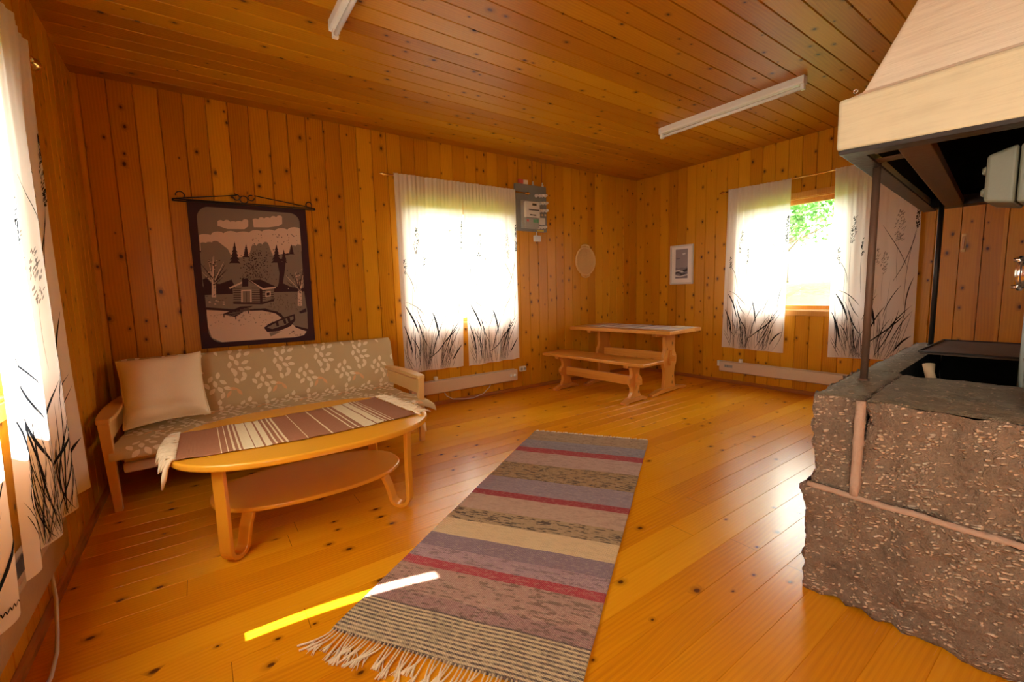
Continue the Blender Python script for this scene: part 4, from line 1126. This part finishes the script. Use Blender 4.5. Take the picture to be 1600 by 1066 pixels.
# ------------------------------------------------------------------ coffee table
CT = Vector((-4.875, -1.668, 0))
def sup(a, b, n=2.6, N=72, cx=0., cy=0.):
    out = []
    for k in range(N):
        th = 2 * PI * k / N; c, s = math.cos(th), math.sin(th)
        out.append((cx + a * math.copysign(abs(c) ** (2 / n), c), cy + b * math.copysign(abs(s) ** (2 / n), s)))
    return out
t = thing('coffee_table', 'oval birch coffee table with bentwood legs in front of the sofa', 'coffee table', tuple(CT))
q = MB(); q.prism(sup(.635, .50), lambda a, c, z: (a, c, z), .468, .500); q.build('tabletop', M['birch_x'], t, bevel=.010, segs=3)
q = MB(); q.prism(sup(.485, .285, 2.3), lambda a, c, z: (a, c, z), .178, .200); q.build('lower_shelf', M['birch_x'], t, bevel=.006, segs=2)
def bent_leg(sx, sy):
    """laminated J: down from the top, round at the floor, up under the shelf; bends towards the table middle"""
    q = MB(); w = .030; th = .022
    path = []
    xo = .440; yo = .315
    path += [(0., .468), (0.004, .30), (.004, .12)]
    r = .052
    for k in range(0, 11): a = PI + PI * k / 10 * .92; path.append((r + .004 + r * math.cos(a), r + .012 + r * math.sin(a) * 1.0))
    path += [(.125, .12), (.150, .177)]
    # the bend points diagonally at the middle of the table
    dx, dy = -sx * .7071, -sy * .7071; ex_, ey_ = -dy, dx
    P = [Vector((a, c)) for a, c in path]; n = len(P); vs = []
    for i, p in enumerate(P):
        d = (P[min(n - 1, i + 1)] - P[max(0, i - 1)]).normalized(); nn = Vector((-d.y, d.x))
        for off in (-th / 2, th / 2):
            pp = p + nn * off
            for ww in (-w, w):
                vs.append((sx * xo + dx * pp.x + ex_ * ww, sy * yo + dy * pp.x + ey_ * ww, max(.0, pp.y)))
    fs = [(0, 1, 3, 2), tuple(4 * (n - 1) + j for j in (0, 2, 3, 1))]
    for i in range(n - 1):
        b0 = 4 * i; b1 = b0 + 4
        fs += [(b0, b0 + 1, b1 + 1, b1), (b0 + 2, b1 + 2, b1 + 3, b0 + 3), (b0, b1, b1 + 2, b0 + 2), (b0 + 1, b0 + 3, b1 + 3, b1 + 1)]
    q.add(vs, fs, 0); return q
for sx in (-1, 1):
    for sy in (-1, 1):
        bent_leg(sx, sy).build('leg', M['birch_z'], t, bevel=.004)

# runner with fringes
def table_runner():
    c00, c10, c11, c01 = Vector((-5.462, -1.905, .506)), Vector((-4.345, -1.905, .506)), Vector((-4.395, -1.330, .506)), Vector((-5.455, -1.440, .506))
    t = thing('table_runner', 'brown and cream striped woven runner on the coffee table', 'table runner', (-4.9, -1.65, .502))
    def P(u, v):
        p = c00 * (1 - u) * (1 - v) + c10 * u * (1 - v) + c11 * u * v + c01 * (1 - u) * v
        p.y += -.055 * math.sin(PI * u) * (1 - v) - .03 * math.sin(PI * u) * v
        p.z += .0025 * mnoise.noise(Vector((u * 14, v * 6, 0))) + .003 * max(0, math.sin(u * 40)) * (abs(v - .5) > .44) - .0
        return p
    q = L(); q.grid(P, 110, 30, uvfn=lambda u, v: (v * .5, u)); q.build('woven_cloth', M['runner'], t, recalc=False, solid=.003)
    rn = random.Random(4)
    for end in (0, 1):
        q = L(); sg = -1 if end == 0 else 1
        for k in range(44):
            v = (k + .5) / 44; b0 = P(end, v)
            l = rn.uniform(.065, .10) if True else 0
            # distance to the table edge decides how far it lies before it hangs
            dy = (b0.y - CT.y) / .50; edge = CT.x + sg * .640 * (1 - min(1, abs(dy)) ** 2.6) ** (1 / 2.6)
            flat = max(.005, (edge - b0.x) * sg)
            pts = []; dx = rn.gauss(0, .006); yj = rn.gauss(0, .010)
            for i in range(6):
                f = l * i / 5
                if f < flat + .008: pts.append((b0.x + sg * f, b0.y + yj * i / 5, b0.z + .003 + rn.uniform(0, .008)))
                else: pts.append((b0.x + sg * (flat + .012 + (f - flat) * .35), b0.y + yj * i / 5, b0.z - (f - flat - .008) * .9))
            q.tube(pts, [.003, .004, .0045, .005, .005, .003], 5)
        # one long tassel at the front corner
        b0 = P(end, .03); pts = [(b0.x + sg * a, b0.y - e, b0.z + z) for a, e, z in ((0, 0, .003), (.02, .01, .002), (.036, .02, -.03), (.045, .025, -.07), (.055, .025, -.115))]
        q.tube(pts, [.005, .009, .010, .011, .004], 7)
        q.build('fringe', M['fringe'], t)
table_runner()

# ------------------------------------------------------------------ rag rug
def rug():
    F = Vector((-3.077, -1.358, 0)); dv = Vector((.568, -.823, 0)); nv = Vector((-.823, -.568, 0))
    t = thing('rag_rug', 'long multicoloured striped rag rug on the floor', 'rug', tuple(F + dv * .45 + nv * 1.18))
    def P(u, v):
        al = v * RUG_L
        l = .035 - .0225 * al + .004 * mnoise.noise(Vector((al * 4, 0, 0))); r = .965 - .037 * al + .004 * mnoise.noise(Vector((al * 4, 5, 0)))
        al2 = al + .012 * mnoise.noise(Vector((u * 3, 7, 0))) * (1 if v in (0, 1) else 1)
        p = F + dv * lerp(l, r, u) + nv * al2
        p.z = .0085 + .0015 * mnoise.noise(Vector((p.x * 7, p.y * 7, 0)))
        return p
    q = L(); q.grid(P, 60, 150, uvfn=lambda u, v: (u * .93, v * RUG_L))
    # bound edges down to the floor
    for u in (0, 1): q.grid(lambda a, v, u=u: (lambda p: Vector((p.x, p.y, p.z * (1 - a) + .0005)))(P(u, v)), 1, 150, uvfn=lambda a, v: (u * .93, v * RUG_L))
    for v in (0, 1): q.grid(lambda u, a, v=v: (lambda p: Vector((p.x, p.y, p.z * (1 - a) + .0005)))(P(u, v)), 60, 1, uvfn=lambda u, a: (u * .93, v * RUG_L))
    q.build('woven_body', M['rug'], t, recalc=False)
    rn = random.Random(6)
    for v, n, l in ((1, 62, .105), (0, 70, .03)):
        q = L()
        for k in range(n):
            u = (k + .5) / n + rn.gauss(0, .002); b0 = P(u, v); sg = 1 if v == 1 else -1
            ll = l * rn.uniform(.75, 1.2); lean = rn.gauss(-.12, .18) if v else rn.gauss(0, .2)
            pts = []
            for i in range(6):
                f = i / 5; c = b0 + nv * sg * ll * f + dv * (ll * lean * f * f * 1.5)
                pts.append((c.x, c.y, max(.004, .008 - .004 * f)))
            q.tube(pts, [.0035, .0025, .0028, .0035, .0042, .0036] if v else [.004] * 6, 5)
            if v:
                for j in range(3):
                    c = Vector(pts[3]); d2 = nv * ll * .42 + dv * rn.gauss(0, .014)
                    q.tube([tuple(c), tuple(c + d2 * .6 + Vector((0, 0, -.001))), tuple(c + d2 + Vector((0, 0, -.002)))], [.0022, .002, .001], 4)
        q.build('fringe', M['fringe'], t)
rug()

# ------------------------------------------------------------------ dining table and bench
def trestle_outline(h, wt, wb, ww, wbase):
    """half-profile of the shaped upright, bottom to top: (half width, height)"""
    pts = [(wbase, 0.), (wbase * .93, .04), (ww * 1.05, .16), (ww, .26), (ww * 1.12, .36), (wb * .96, .45), (wb, .53), (wb * .96, .61), (ww * 1.1, .69), (ww, .78), (ww * 1.08, .88), (wt, 1.)]
    # Catmull-Rom for a smooth edge
    out = []
    for i in range(len(pts) - 1):
        p0, p1, p2, p3 = pts[max(0, i - 1)], pts[i], pts[i + 1], pts[min(len(pts) - 1, i + 2)]
        for k in range(4):
            f = k / 4
            c = [.5 * (2 * p1[j] + (p2[j] - p0[j]) * f + (2 * p0[j] - 5 * p1[j] + 4 * p2[j] - p3[j]) * f * f + (3 * p1[j] - p0[j] - 3 * p2[j] + p3[j]) * f ** 3) for j in (0, 1)]
            out.append((c[0], c[1] * h))
    out.append((pts[-1][0], h))
    return out
def trestle_piece(name, label, cat, loc, rz, width, length, ztop, th, ty, foot, up, stz, sth, cleat):
    t = thing(name, label, cat, loc, rz)
    q = MB(); q.box((-width / 2, -length / 2, ztop - th), (width / 2, length / 2, ztop)); q.build('tabletop' if cat == 'table' else 'seat', M['din_y'], t, bevel=.006)
    fh = .055
    for y in ty:
        u = trestle_outline(ztop - th - fh - .03, *up)
        poly = [(a, z + fh) for a, z in u] + [(-a, z + fh) for a, z in u[::-1]]
        q = MB(); q.prism(poly, lambda a, z, s: (a, s, z), y - .021, y + .021); tr_o = q.build('trestle', M['din_z'], t, bevel=.004)
        q = MB(); f = foot / 2
        q.prism([(-f, 0), (-f * .7, .0), (-f * .66, .012), (f * .66, .012), (f * .7, 0), (f, 0), (f, .022), (f * .55, fh), (-f * .55, fh), (-f, .022)], lambda a, z, s: (a, s, z), y - .032, y + .032)
        q.build('foot', M['din_x'], t, bevel=.004)
        q = MB(); q.box((-cleat / 2, y - .03, ztop - th - .03), (cleat / 2, y + .03, ztop - th)); q.build('cleat', M['din_x'], t, bevel=.004)
        sg = -1 if y < 0 else 1
        q = MB(); q.hexa([(-.012, y + sg * .022, stz - sth * .75), (.012, y + sg * .022, stz - sth * .75), (.012, y + sg * .040, stz - sth * .75), (-.012, y + sg * .040, stz - sth * .75),
                          (-.012, y + sg * .022, stz + sth * .8), (.012, y + sg * .022, stz + sth * .8), (.012, y + sg * .052, stz + sth * .8), (-.012, y + sg * .052, stz + sth * .8)])
        q.build('wedge', M['din_z'], tr_o, bevel=.002)
    q = MB(); a, c = ty
    q.box((-.016, a + .021, stz - sth / 2), (.016, c - .021, stz + sth / 2)); q.box((-.015, a - .085, stz - sth * .3), (.015, a + .03, stz + sth * .3)); q.box((-.015, c - .03, stz - sth * .3), (.015, c + .085, stz + sth * .3))
    q.build('stretcher', M['din_y'], t, bevel=.003)
    return t
DT = trestle_piece('dining_table', 'pine trestle dining table in the far corner', 'table', (-1.008, -.748, 0), R(5.4), .70, 1.40, .738, .042, (-.49, .43), .76, (.105, .142, .098, .125), .40, .115, .60)
BN = trestle_piece('bench', 'long pine trestle bench in front of the dining table', 'bench', (-1.660, -.800, 0), R(4.6), .38, 1.43, .447, .034, (-.485, .50), .40, (.085, .105, .062, .095), .225, .10, .32)
def local(o, p):
    return tuple(wbasis(o) @ Vector(p))
t = thing('tablecloth', 'white and mauve striped cloth along the dining table', 'tablecloth', local(DT, (.03, 0, .739)), R(5.4))
q = MB(); q.grid(lambda u, v: (lerp(-.24, .26, u), lerp(-.66, .52, v), .0025 + .001 * mnoise.noise(Vector((u * 5, v * 9, 2)))), 16, 50, uvfn=lambda u, v: (u * .5, v)); q.build('woven_cloth', M['tcloth'], t, recalc=False, solid=.002)
q = MB()
for k in range(40):
    x = lerp(-.235, .255, (k + .5) / 40); q.tube([(x, -.66, .003), (x + .004, -.69, .003)], .002, 4); 
q.build('fringe', M['fringe'], t)
nb = MB(); o3 = local(DT, (.10, -.55, .7435))
for k in range(4):
    nb.grid(lambda u, v, k=k: (o3[0] + lerp(-.05, .05, u), o3[1] + lerp(-.06, .06, v), o3[2] + .004 + .003 * k + .003 * math.sin(u * 5 + k)), 6, 6)
tag(nb.build('napkin', M['fringe'], origin=o3, recalc=False, solid=.002), 'small folded cream napkin on the near end of the dining table cloth', 'napkin')

# ------------------------------------------------------------------ fireplace
FX0, FX1, FZ = -3.457, -1.36, .79
sk = lambda x: (x - FX0) * .0700                       # the hearth stands a few degrees off the wall line
FY = -3.590; FYR = -5.30
fp = thing('fireplace', 'rough granite open fireplace at the right edge', 'fireplace', ((FX0 + FX1) / 2, -4.4, 0))
def rough_block(name, x0, x1, y0, y1, z0, z1, mat_i=(0, 1), seed=0, amp=.016, rnd_=.03, skew=True, res=.016, parent=fp, soot=''):
    """stone with rounded edges and a hammered face; faces -x, +/-y, top and back as one closed skin"""
    mb = L()
    nx, ny, nz = (max(2, int(abs(a) / res)) for a in (x1 - x0, y1 - y0, z1 - z0))
    nx = min(nx, 60); ny = min(ny, 105)
    def P(x, y, z, n):
        # round the arrises
        cx, cy, cz = (x0 + x1) / 2, (y0 + y1) / 2, (z0 + z1) / 2; hx, hy, hz = abs(x1 - x0) / 2, abs(y1 - y0) / 2, abs(z1 - z0) / 2
        p = Vector((x - cx, y - cy, z - cz)); i = Vector((max(-hx + rnd_, min(hx - rnd_, p.x)), max(-hy + rnd_, min(hy - rnd_, p.y)), max(-hz + rnd_, min(hz - rnd_, p.z))))
        d = p - i
        if d.length > 1e-6: p = i + d.normalized() * min(rnd_, d.length)
        w = p + Vector((cx, cy, cz)); dirn = d.normalized() if d.length > 1e-6 else n
        q = Vector((w.x, w.y + .0, w.z)) + Vector((seed * 7.1, 0, 0))
        k = mnoise.fractal(q * 9, .6, 2.1, 4) * amp + mnoise.noise(q * 26) * amp * .6 + mnoise.noise(q * 3) * amp * .6
        if n.z > .5: k *= .35
        w = w + dirn * k
        if z0 < .01 and w.z < .004: w.z = 0.0
        if skew: w.y += sk(w.x)
        return w
    def face(fn, a, b, n, m):
        mb.grid(lambda u, v: P(*fn(u, v), n), a, b, m)
    face(lambda u, v: (x0, lerp(y0, y1, u), lerp(z0, z1, v)), ny, nz, Vector((-1, 0, 0)), 2 if soot == '-x' else mat_i[0])
    face(lambda u, v: (x1, lerp(y0, y1, u), lerp(z0, z1, v)), ny, nz, Vector((1, 0, 0)), 2 if soot == 'x' else mat_i[0])
    face(lambda u, v: (lerp(x0, x1, u), y0, lerp(z0, z1, v)), nx, nz, Vector((0, -1, 0)), 2 if soot == 'y' else mat_i[0])
    face(lambda u, v: (lerp(x0, x1, u), y1, lerp(z0, z1, v)), nx, nz, Vector((0, 1, 0)), mat_i[0])
    face(lambda u, v: (lerp(x0, x1, u), lerp(y0, y1, v), z1), nx, ny, Vector((0, 0, 1)), mat_i[1])
    face(lambda u, v: (lerp(x0, x1, u), lerp(y0, y1, v), z0), nx, ny, Vector((0, 0, -1)), mat_i[0])
    o = mb.build(name, [M['stone'], M['stone_top'], M['soot']], parent)
    bm = bmesh.new(); bm.from_mesh(o.data); bmesh.ops.remove_doubles(bm, verts=bm.verts, dist=.0008); bmesh.ops.recalc_face_normals(bm, faces=bm.faces); bm.to_mesh(o.data); bm.free()
    return o
PX0 = -2.79                                              # the pit starts here
rough_block('stone_block', FX0, PX0, FYR, FY - .004, 0, .428, (0, 0), 1, .020, .018, soot='x')
rough_block('stone_block', FX0 + .012, PX0 - .005, FY - .1625, FY - .012, .432, FZ, (0, 1), 2, .016, .016)
rough_block('stone_block', FX0 + .008, PX0, FYR, FY - .1635, .432, FZ, (0, 1), 3, .018, .018, soot='x')
rough_block('stone_block', PX0 + .002, FX1, FY - .150, FY - .012, 0, FZ, (0, 1), 4, .012, .02, res=.04, soot='y')
rough_block('stone_block', FX1 - .25, FX1 + .02, FYR, FY - .155, 0, FZ - .005, (0, 1), 5, .012, .02, res=.05, soot='-x')
rough_block('stone_block', -3.31, -2.72, FYR + .05, -4.115 - sk(-3.31), FZ - .01, 1.62, (0, 1), 6, .014, .03, res=.03)
q = L(); q.box((PX0 + .002, FYR + .4, .0), (FX1 - .25, FY + .02 - .02, .50)); q.build('fire_bed', M['ash'], fp)
for k in range(2):
    q = L(); rn = random.Random(30 + k)
    if k == 0:
        pts = [(FX0 - .0065, FY - .01 - i * (1.66 / 60), .433 + .007 * mnoise.noise(Vector((i * .3, 0, 2)))) for i in range(61)]; wd = .011
    else:
        pts = [(FX0 - .004 + .010 * i / 14, FY - .162 - .004 * mnoise.noise(Vector((i, 3, 0))) + .004, .438 + i * (FZ - .445) / 14) for i in range(15)]; wd = .016
    q.tube(pts, [wd * (1 + .25 * mnoise.noise(Vector((i * .7, 1, 5)))) for i in range(len(pts))], 8); q.build('mortar_joint', M['mortar'], fp)
# what lies in and on the hearth
pl = L(); P0 = [(-2.085, -3.615), (-1.365, -3.585), (-1.365, -4.16), (-2.085, -4.16)]
t = thing('hearth_plate', 'dark iron plate lying across the back of the hearth', 'iron plate', (-1.72, -3.88, FZ + .012))
pl = L(); pl.prism([(x, y) for x, y in P0], lambda a, c, z: (a, c, z), FZ + .008, FZ + .020); pl.build('sheet', M['rust'], t, bevel=.003)
pl = L()
for (a, c), (e, f) in zip(P0, P0[1:] + P0[:1]): pl.tube([(a, c, FZ + .022), (e, f, FZ + .022)], .006, 6)
pl.build('raised_rim', M['iron'], t)
def log(label, p0, p1, r, mat, seed):
    q = MB(); rn = random.Random(seed); A, B_ = Vector(p0), Vector(p1); n = 8
    q.tube([tuple(A.lerp(B_, i / n) + Vector((rn.gauss(0, .004), rn.gauss(0, .004), rn.gauss(0, .003)))) for i in range(n + 1)], [r * rn.uniform(.85, 1.1) for _ in range(n + 1)], 9)
    tag(q.build('firewood', mat, origin=tuple(A.lerp(B_, .5))), label, 'firewood')
log('pale split stick standing in the hearth pit', (-2.62, -3.80, .52), (-2.50, -3.74, .80), .022, M['chip'], 1)
log('charred log lying deep in the hearth pit, nearer the front', (-2.60, -3.86, .545), (-2.46, -4.00, .55), .042, M['char'], 2)
log('charred log lying deep in the hearth pit, under the iron plate', (-2.25, -3.80, .545), (-2.25, -3.955, .55), .045, M['char'], 3)
t = thing('draught_panel', 'grey-green sheet panel standing at the right of the hearth', 'panel', (-2.4, -4.05, .5))
q = L(); q.hexa([(-2.79, -4.058, .502), (-2.10, -3.985, .502), (-2.10, -4.005, .502), (-2.79, -4.078, .502), (-2.79, -4.058, 1.50), (-2.10, -3.985, 1.50), (-2.10, -4.005, 1.50), (-2.79, -4.078, 1.50)])
q.build('sheet', M['panelgrey'], t, bevel=.003)
q = L(); q.tube([(-2.10, -3.995, .503), (-2.10, -3.995, 1.5)], .012, 6); q.build('edge_trim', M['panelgrey'], t)

# hood
hd = thing('fireplace_hood', 'cream plaster chimney hood on iron posts above the fireplace', 'hood', ((FX0 + FX1) / 2, -4.4, 1.66))
HB, HT = 1.660, 1.828
hy = lambda x, y=0.: -3.632 + (x - FX0) * .095 + y        # left face of the hood
XB = -1.37; YR = -5.30
sag = lambda y: -.062 * max(0, (-3.632 - y))             # the front lip drops a little to the right
q = L(); n = 14; th = .045
def frontring(y): return [(FX0, y, HB + max(-.08, sag(y))), (FX0, y, HT), (FX0 + th, y, HT), (FX0 + th, y, HB + max(-.08, sag(y)))]
vs = []
for k in range(n + 1): vs += frontring(lerp(-3.632, YR, k / n))
fs = [(0, 1, 2, 3), tuple(4 * n + i for i in (3, 2, 1, 0))]
for k in range(n):
    for i in range(4): j = (i + 1) % 4; fs.append((4 * k + i, 4 * k + 4 + i, 4 * k + 4 + j, 4 * k + j))
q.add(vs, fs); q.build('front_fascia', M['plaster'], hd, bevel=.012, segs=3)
q = L(); q.hexa([(FX0 + .002, hy(FX0), HB), (XB, hy(XB), HB), (XB, hy(XB) - th, HB), (FX0 + .002, hy(FX0) - th, HB), (FX0 + .002, hy(FX0), HT), (XB, hy(XB), HT), (XB, hy(XB) - th, HT), (FX0 + .002, hy(FX0) - th, HT)])
q.build('side_fascia', M['plaster'], hd, bevel=.010, segs=3)
q = L(); q.box((XB - th, YR, HB), (XB, hy(XB) - th, HT)); q.build('back_fascia', M['plaster'], hd, bevel=.008)
# sloping shell, outer and sooty inner skin
tx, ty_ = .50, .255
o8 = [(FX0 + .010, -3.655, HT), (XB, hy(XB) - .01, HT), (XB, YR, HT), (FX0 + .010, YR, HT)]
mid = [(FX0 + .035, -3.690, HT + .016), (XB - .02, hy(XB) - .05, HT + .016), (XB - .02, YR, HT + .016), (FX0 + .035, YR, HT + .016)]
top_ = [(FX0 + .035 + tx, -3.690 - ty_, RH), (XB - .25, hy(XB) - .30, RH), (XB - .25, YR, RH), (FX0 + .035 + tx, YR, RH)]
q = L(); q.add(o8 + mid + top_, [(0, 1, 5, 4), (1, 2, 6, 5), (2, 3, 7, 6), (3, 0, 4, 7), (4, 5, 9, 8), (5, 6, 10, 9), (6, 7, 11, 10), (7, 4, 8, 11)])
q.build('plaster_slope', M['plaster_lit'], hd, recalc=True, bevel=.012, segs=3)
ins = .06
i8 = [(FX0 + th, -3.632 - th, HB + .05), (XB - th, hy(XB) - th, HB + .05), (XB - th, YR + .05, HB + .05), (FX0 + th, YR + .05, HB + .05)]
it = [(FX0 + tx + .12, -3.690 - ty_ - .08, RH - .02), (XB - .33, hy(XB) - .40, RH - .02), (XB - .33, YR + .05, RH - .02), (FX0 + tx + .12, YR + .05, RH - .02)]
q = L(); q.add(i8 + it, [(0, 1, 5, 4), (1, 2, 6, 5), (2, 3, 7, 6), (3, 0, 4, 7), (4, 5, 6, 7)]); q.build('soot_lining', M['soot'], hd)
q = L(); q.box((FX0 + .35, YR, HB + .002), (XB, YR + .02, RH)); q.build('end_wall', M['soot'], hd)
# iron frame below: outer angle, inner flat, front and back flats
q = L()
def flat(a, c, z0, z1, w):
    """bar from a to c (xy), w sideways towards -y"""
    q.hexa([(a[0], a[1], z0), (c[0], c[1], z0), (c[0], c[1] - w, z0), (a[0], a[1] - w, z0), (a[0], a[1], z1), (c[0], c[1], z1), (c[0], c[1] - w, z1), (a[0], a[1] - w, z1)])
flat((FX0 + .01, hy(FX0) - .004), (XB, hy(XB) - .004), HB - .010, HB - .001, .062); q.build('angle_iron', M['iron'], hd, bevel=.002)
q = L(); flat((FX0 + .17, hy(FX0 + .17) - .145), (XB - .02, hy(XB) - .115), HB - .004, HB + .035, .085); q.build('cross_bar', M['rust'], hd, bevel=.003)
q = L()
vs = []
for x in (FX0 + .004, FX0 + .075):
    for y in (-3.64, YR):
        for z in (-.016, -.001): vs.append((x, y, HB + max(-.08, sag(y)) + z))
q.hexa([vs[0], vs[4], vs[6], vs[2], vs[1], vs[5], vs[7], vs[3]]); q.build('front_lip', M['iron'], hd, bevel=.002)
q = L(); q.box((FX0 + .10, YR, HB - .004), (FX0 + .165, -3.70, HB + .03)); q.build('cross_bar', M['rust'], hd, bevel=.003)
q = L(); q.box((XB - .12, YR, HB - .005), (XB, hy(XB) - .06, HB + .055)); q.build('cross_bar', M['iron'], hd, bevel=.003)
q = L(); q.hexa([(FX0 + .27, -3.66, HB - .002), (FX0 + .33, -3.66, HB - .002), (FX0 + .33, -3.82, HB - .002), (FX0 + .27, -3.82, HB - .002), (FX0 + .27, -3.66, HB + .004), (FX0 + .33, -3.66, HB + .004), (FX0 + .33, -3.82, HB + .004), (FX0 + .27, -3.82, HB + .004)]); q.build('bracket', M['rust'], hd)
for x, y, zt_ in ((-3.085, -3.650, HB + .02), (-1.556, -3.560, HB + .02)):
    q = L(); q.tube([(x, y, FZ - .012), (x, y, zt_)], .0135, 12); q.tube([(x, y, FZ - .012), (x, y, FZ + .01)], .020, 12); q.build('post', M['rust'] if x < -2 else M['iron'], hd)
q = L(); ex, ey, ez = FX0 + .028, -3.672, HT + .018
q.tube([(ex, ey, HT - .004), (ex, ey, ez)], .0022, 6); q.tube([(ex, ey + .006 * math.cos(2 * PI * k / 14), ez + .005 + .006 * math.sin(2 * PI * k / 14)) for k in range(14)], .0022, 6, closed=True); q.build('eye_hook', M['chrome'], hd)

# electrical fittings on the stone pier
t = thing('switch_box', 'pale grey-green electrical box below the hood at the right edge', 'electrical box', (-3.08, -4.12, 1.43))
q = L(); q.box((-3.205, -4.118, 1.437), (-2.985, -4.040, 1.618)); q.build('housing', M['boxgrey'], t, bevel=.010, segs=3)
q = L(); q.hexa([(-3.205, -4.036, 1.437), (-2.985, -4.036, 1.437), (-3.0, -3.966, 1.452), (-3.190, -3.966, 1.452), (-3.205, -4.036, 1.618), (-2.985, -4.036, 1.618), (-3.0, -3.966, 1.600), (-3.190, -3.966, 1.600)])
lid = q.build('lid', M['boxgrey'], t, bevel=.010, segs=3)
for z in (1.485, 1.555):
    q = L(); q.lathe([(.014, -3.968), (.014, -3.962), (.010, -3.956), (0, -3.956)], (-3.165, 0, z), 'y', 12); q.build('lid_screw', M['boxgrey'], lid)
q = L(); q.tube([(-3.15, -4.075, 1.437), (-3.15, -4.075, 1.405)], .016, 10); q.build('cable_gland', M['mgrey2'], t)
t = thing('metal_motor', 'shiny round flanged metal fitting at the right edge', 'motor', (-3.14, -4.115, 1.22))
q = L(); q.lathe([(0, -4.118), (.048, -4.118), (.048, -4.060), (.046, -4.052), (0, -4.050)], (-3.15, 0, 1.215), 'y', 32); drum = q.build('drum', M['chrome'], t)
q = L(); q.lathe([(.049, -4.066), (.056, -4.066), (.056, -4.056), (.049, -4.056)], (-3.15, 0, 1.215), 'y', 32); q.build('flange', M['chrome'], drum)
for a in (50, 130, 230, 310):
    q = L(); q.lathe([(0, -4.046), (.006, -4.046), (.006, -4.066), (0, -4.066)], (-3.15 + .056 * math.cos(R(a)), 0, 1.215 + .056 * math.sin(R(a))), 'y', 8); q.build('bolt', M['chrome'], drum)
q = L(); q.tube([(-3.15, -4.095, 1.17), (-3.15, -4.095, 1.125)], .017, 12); q.build('cable_gland', M['mwhite'], t)
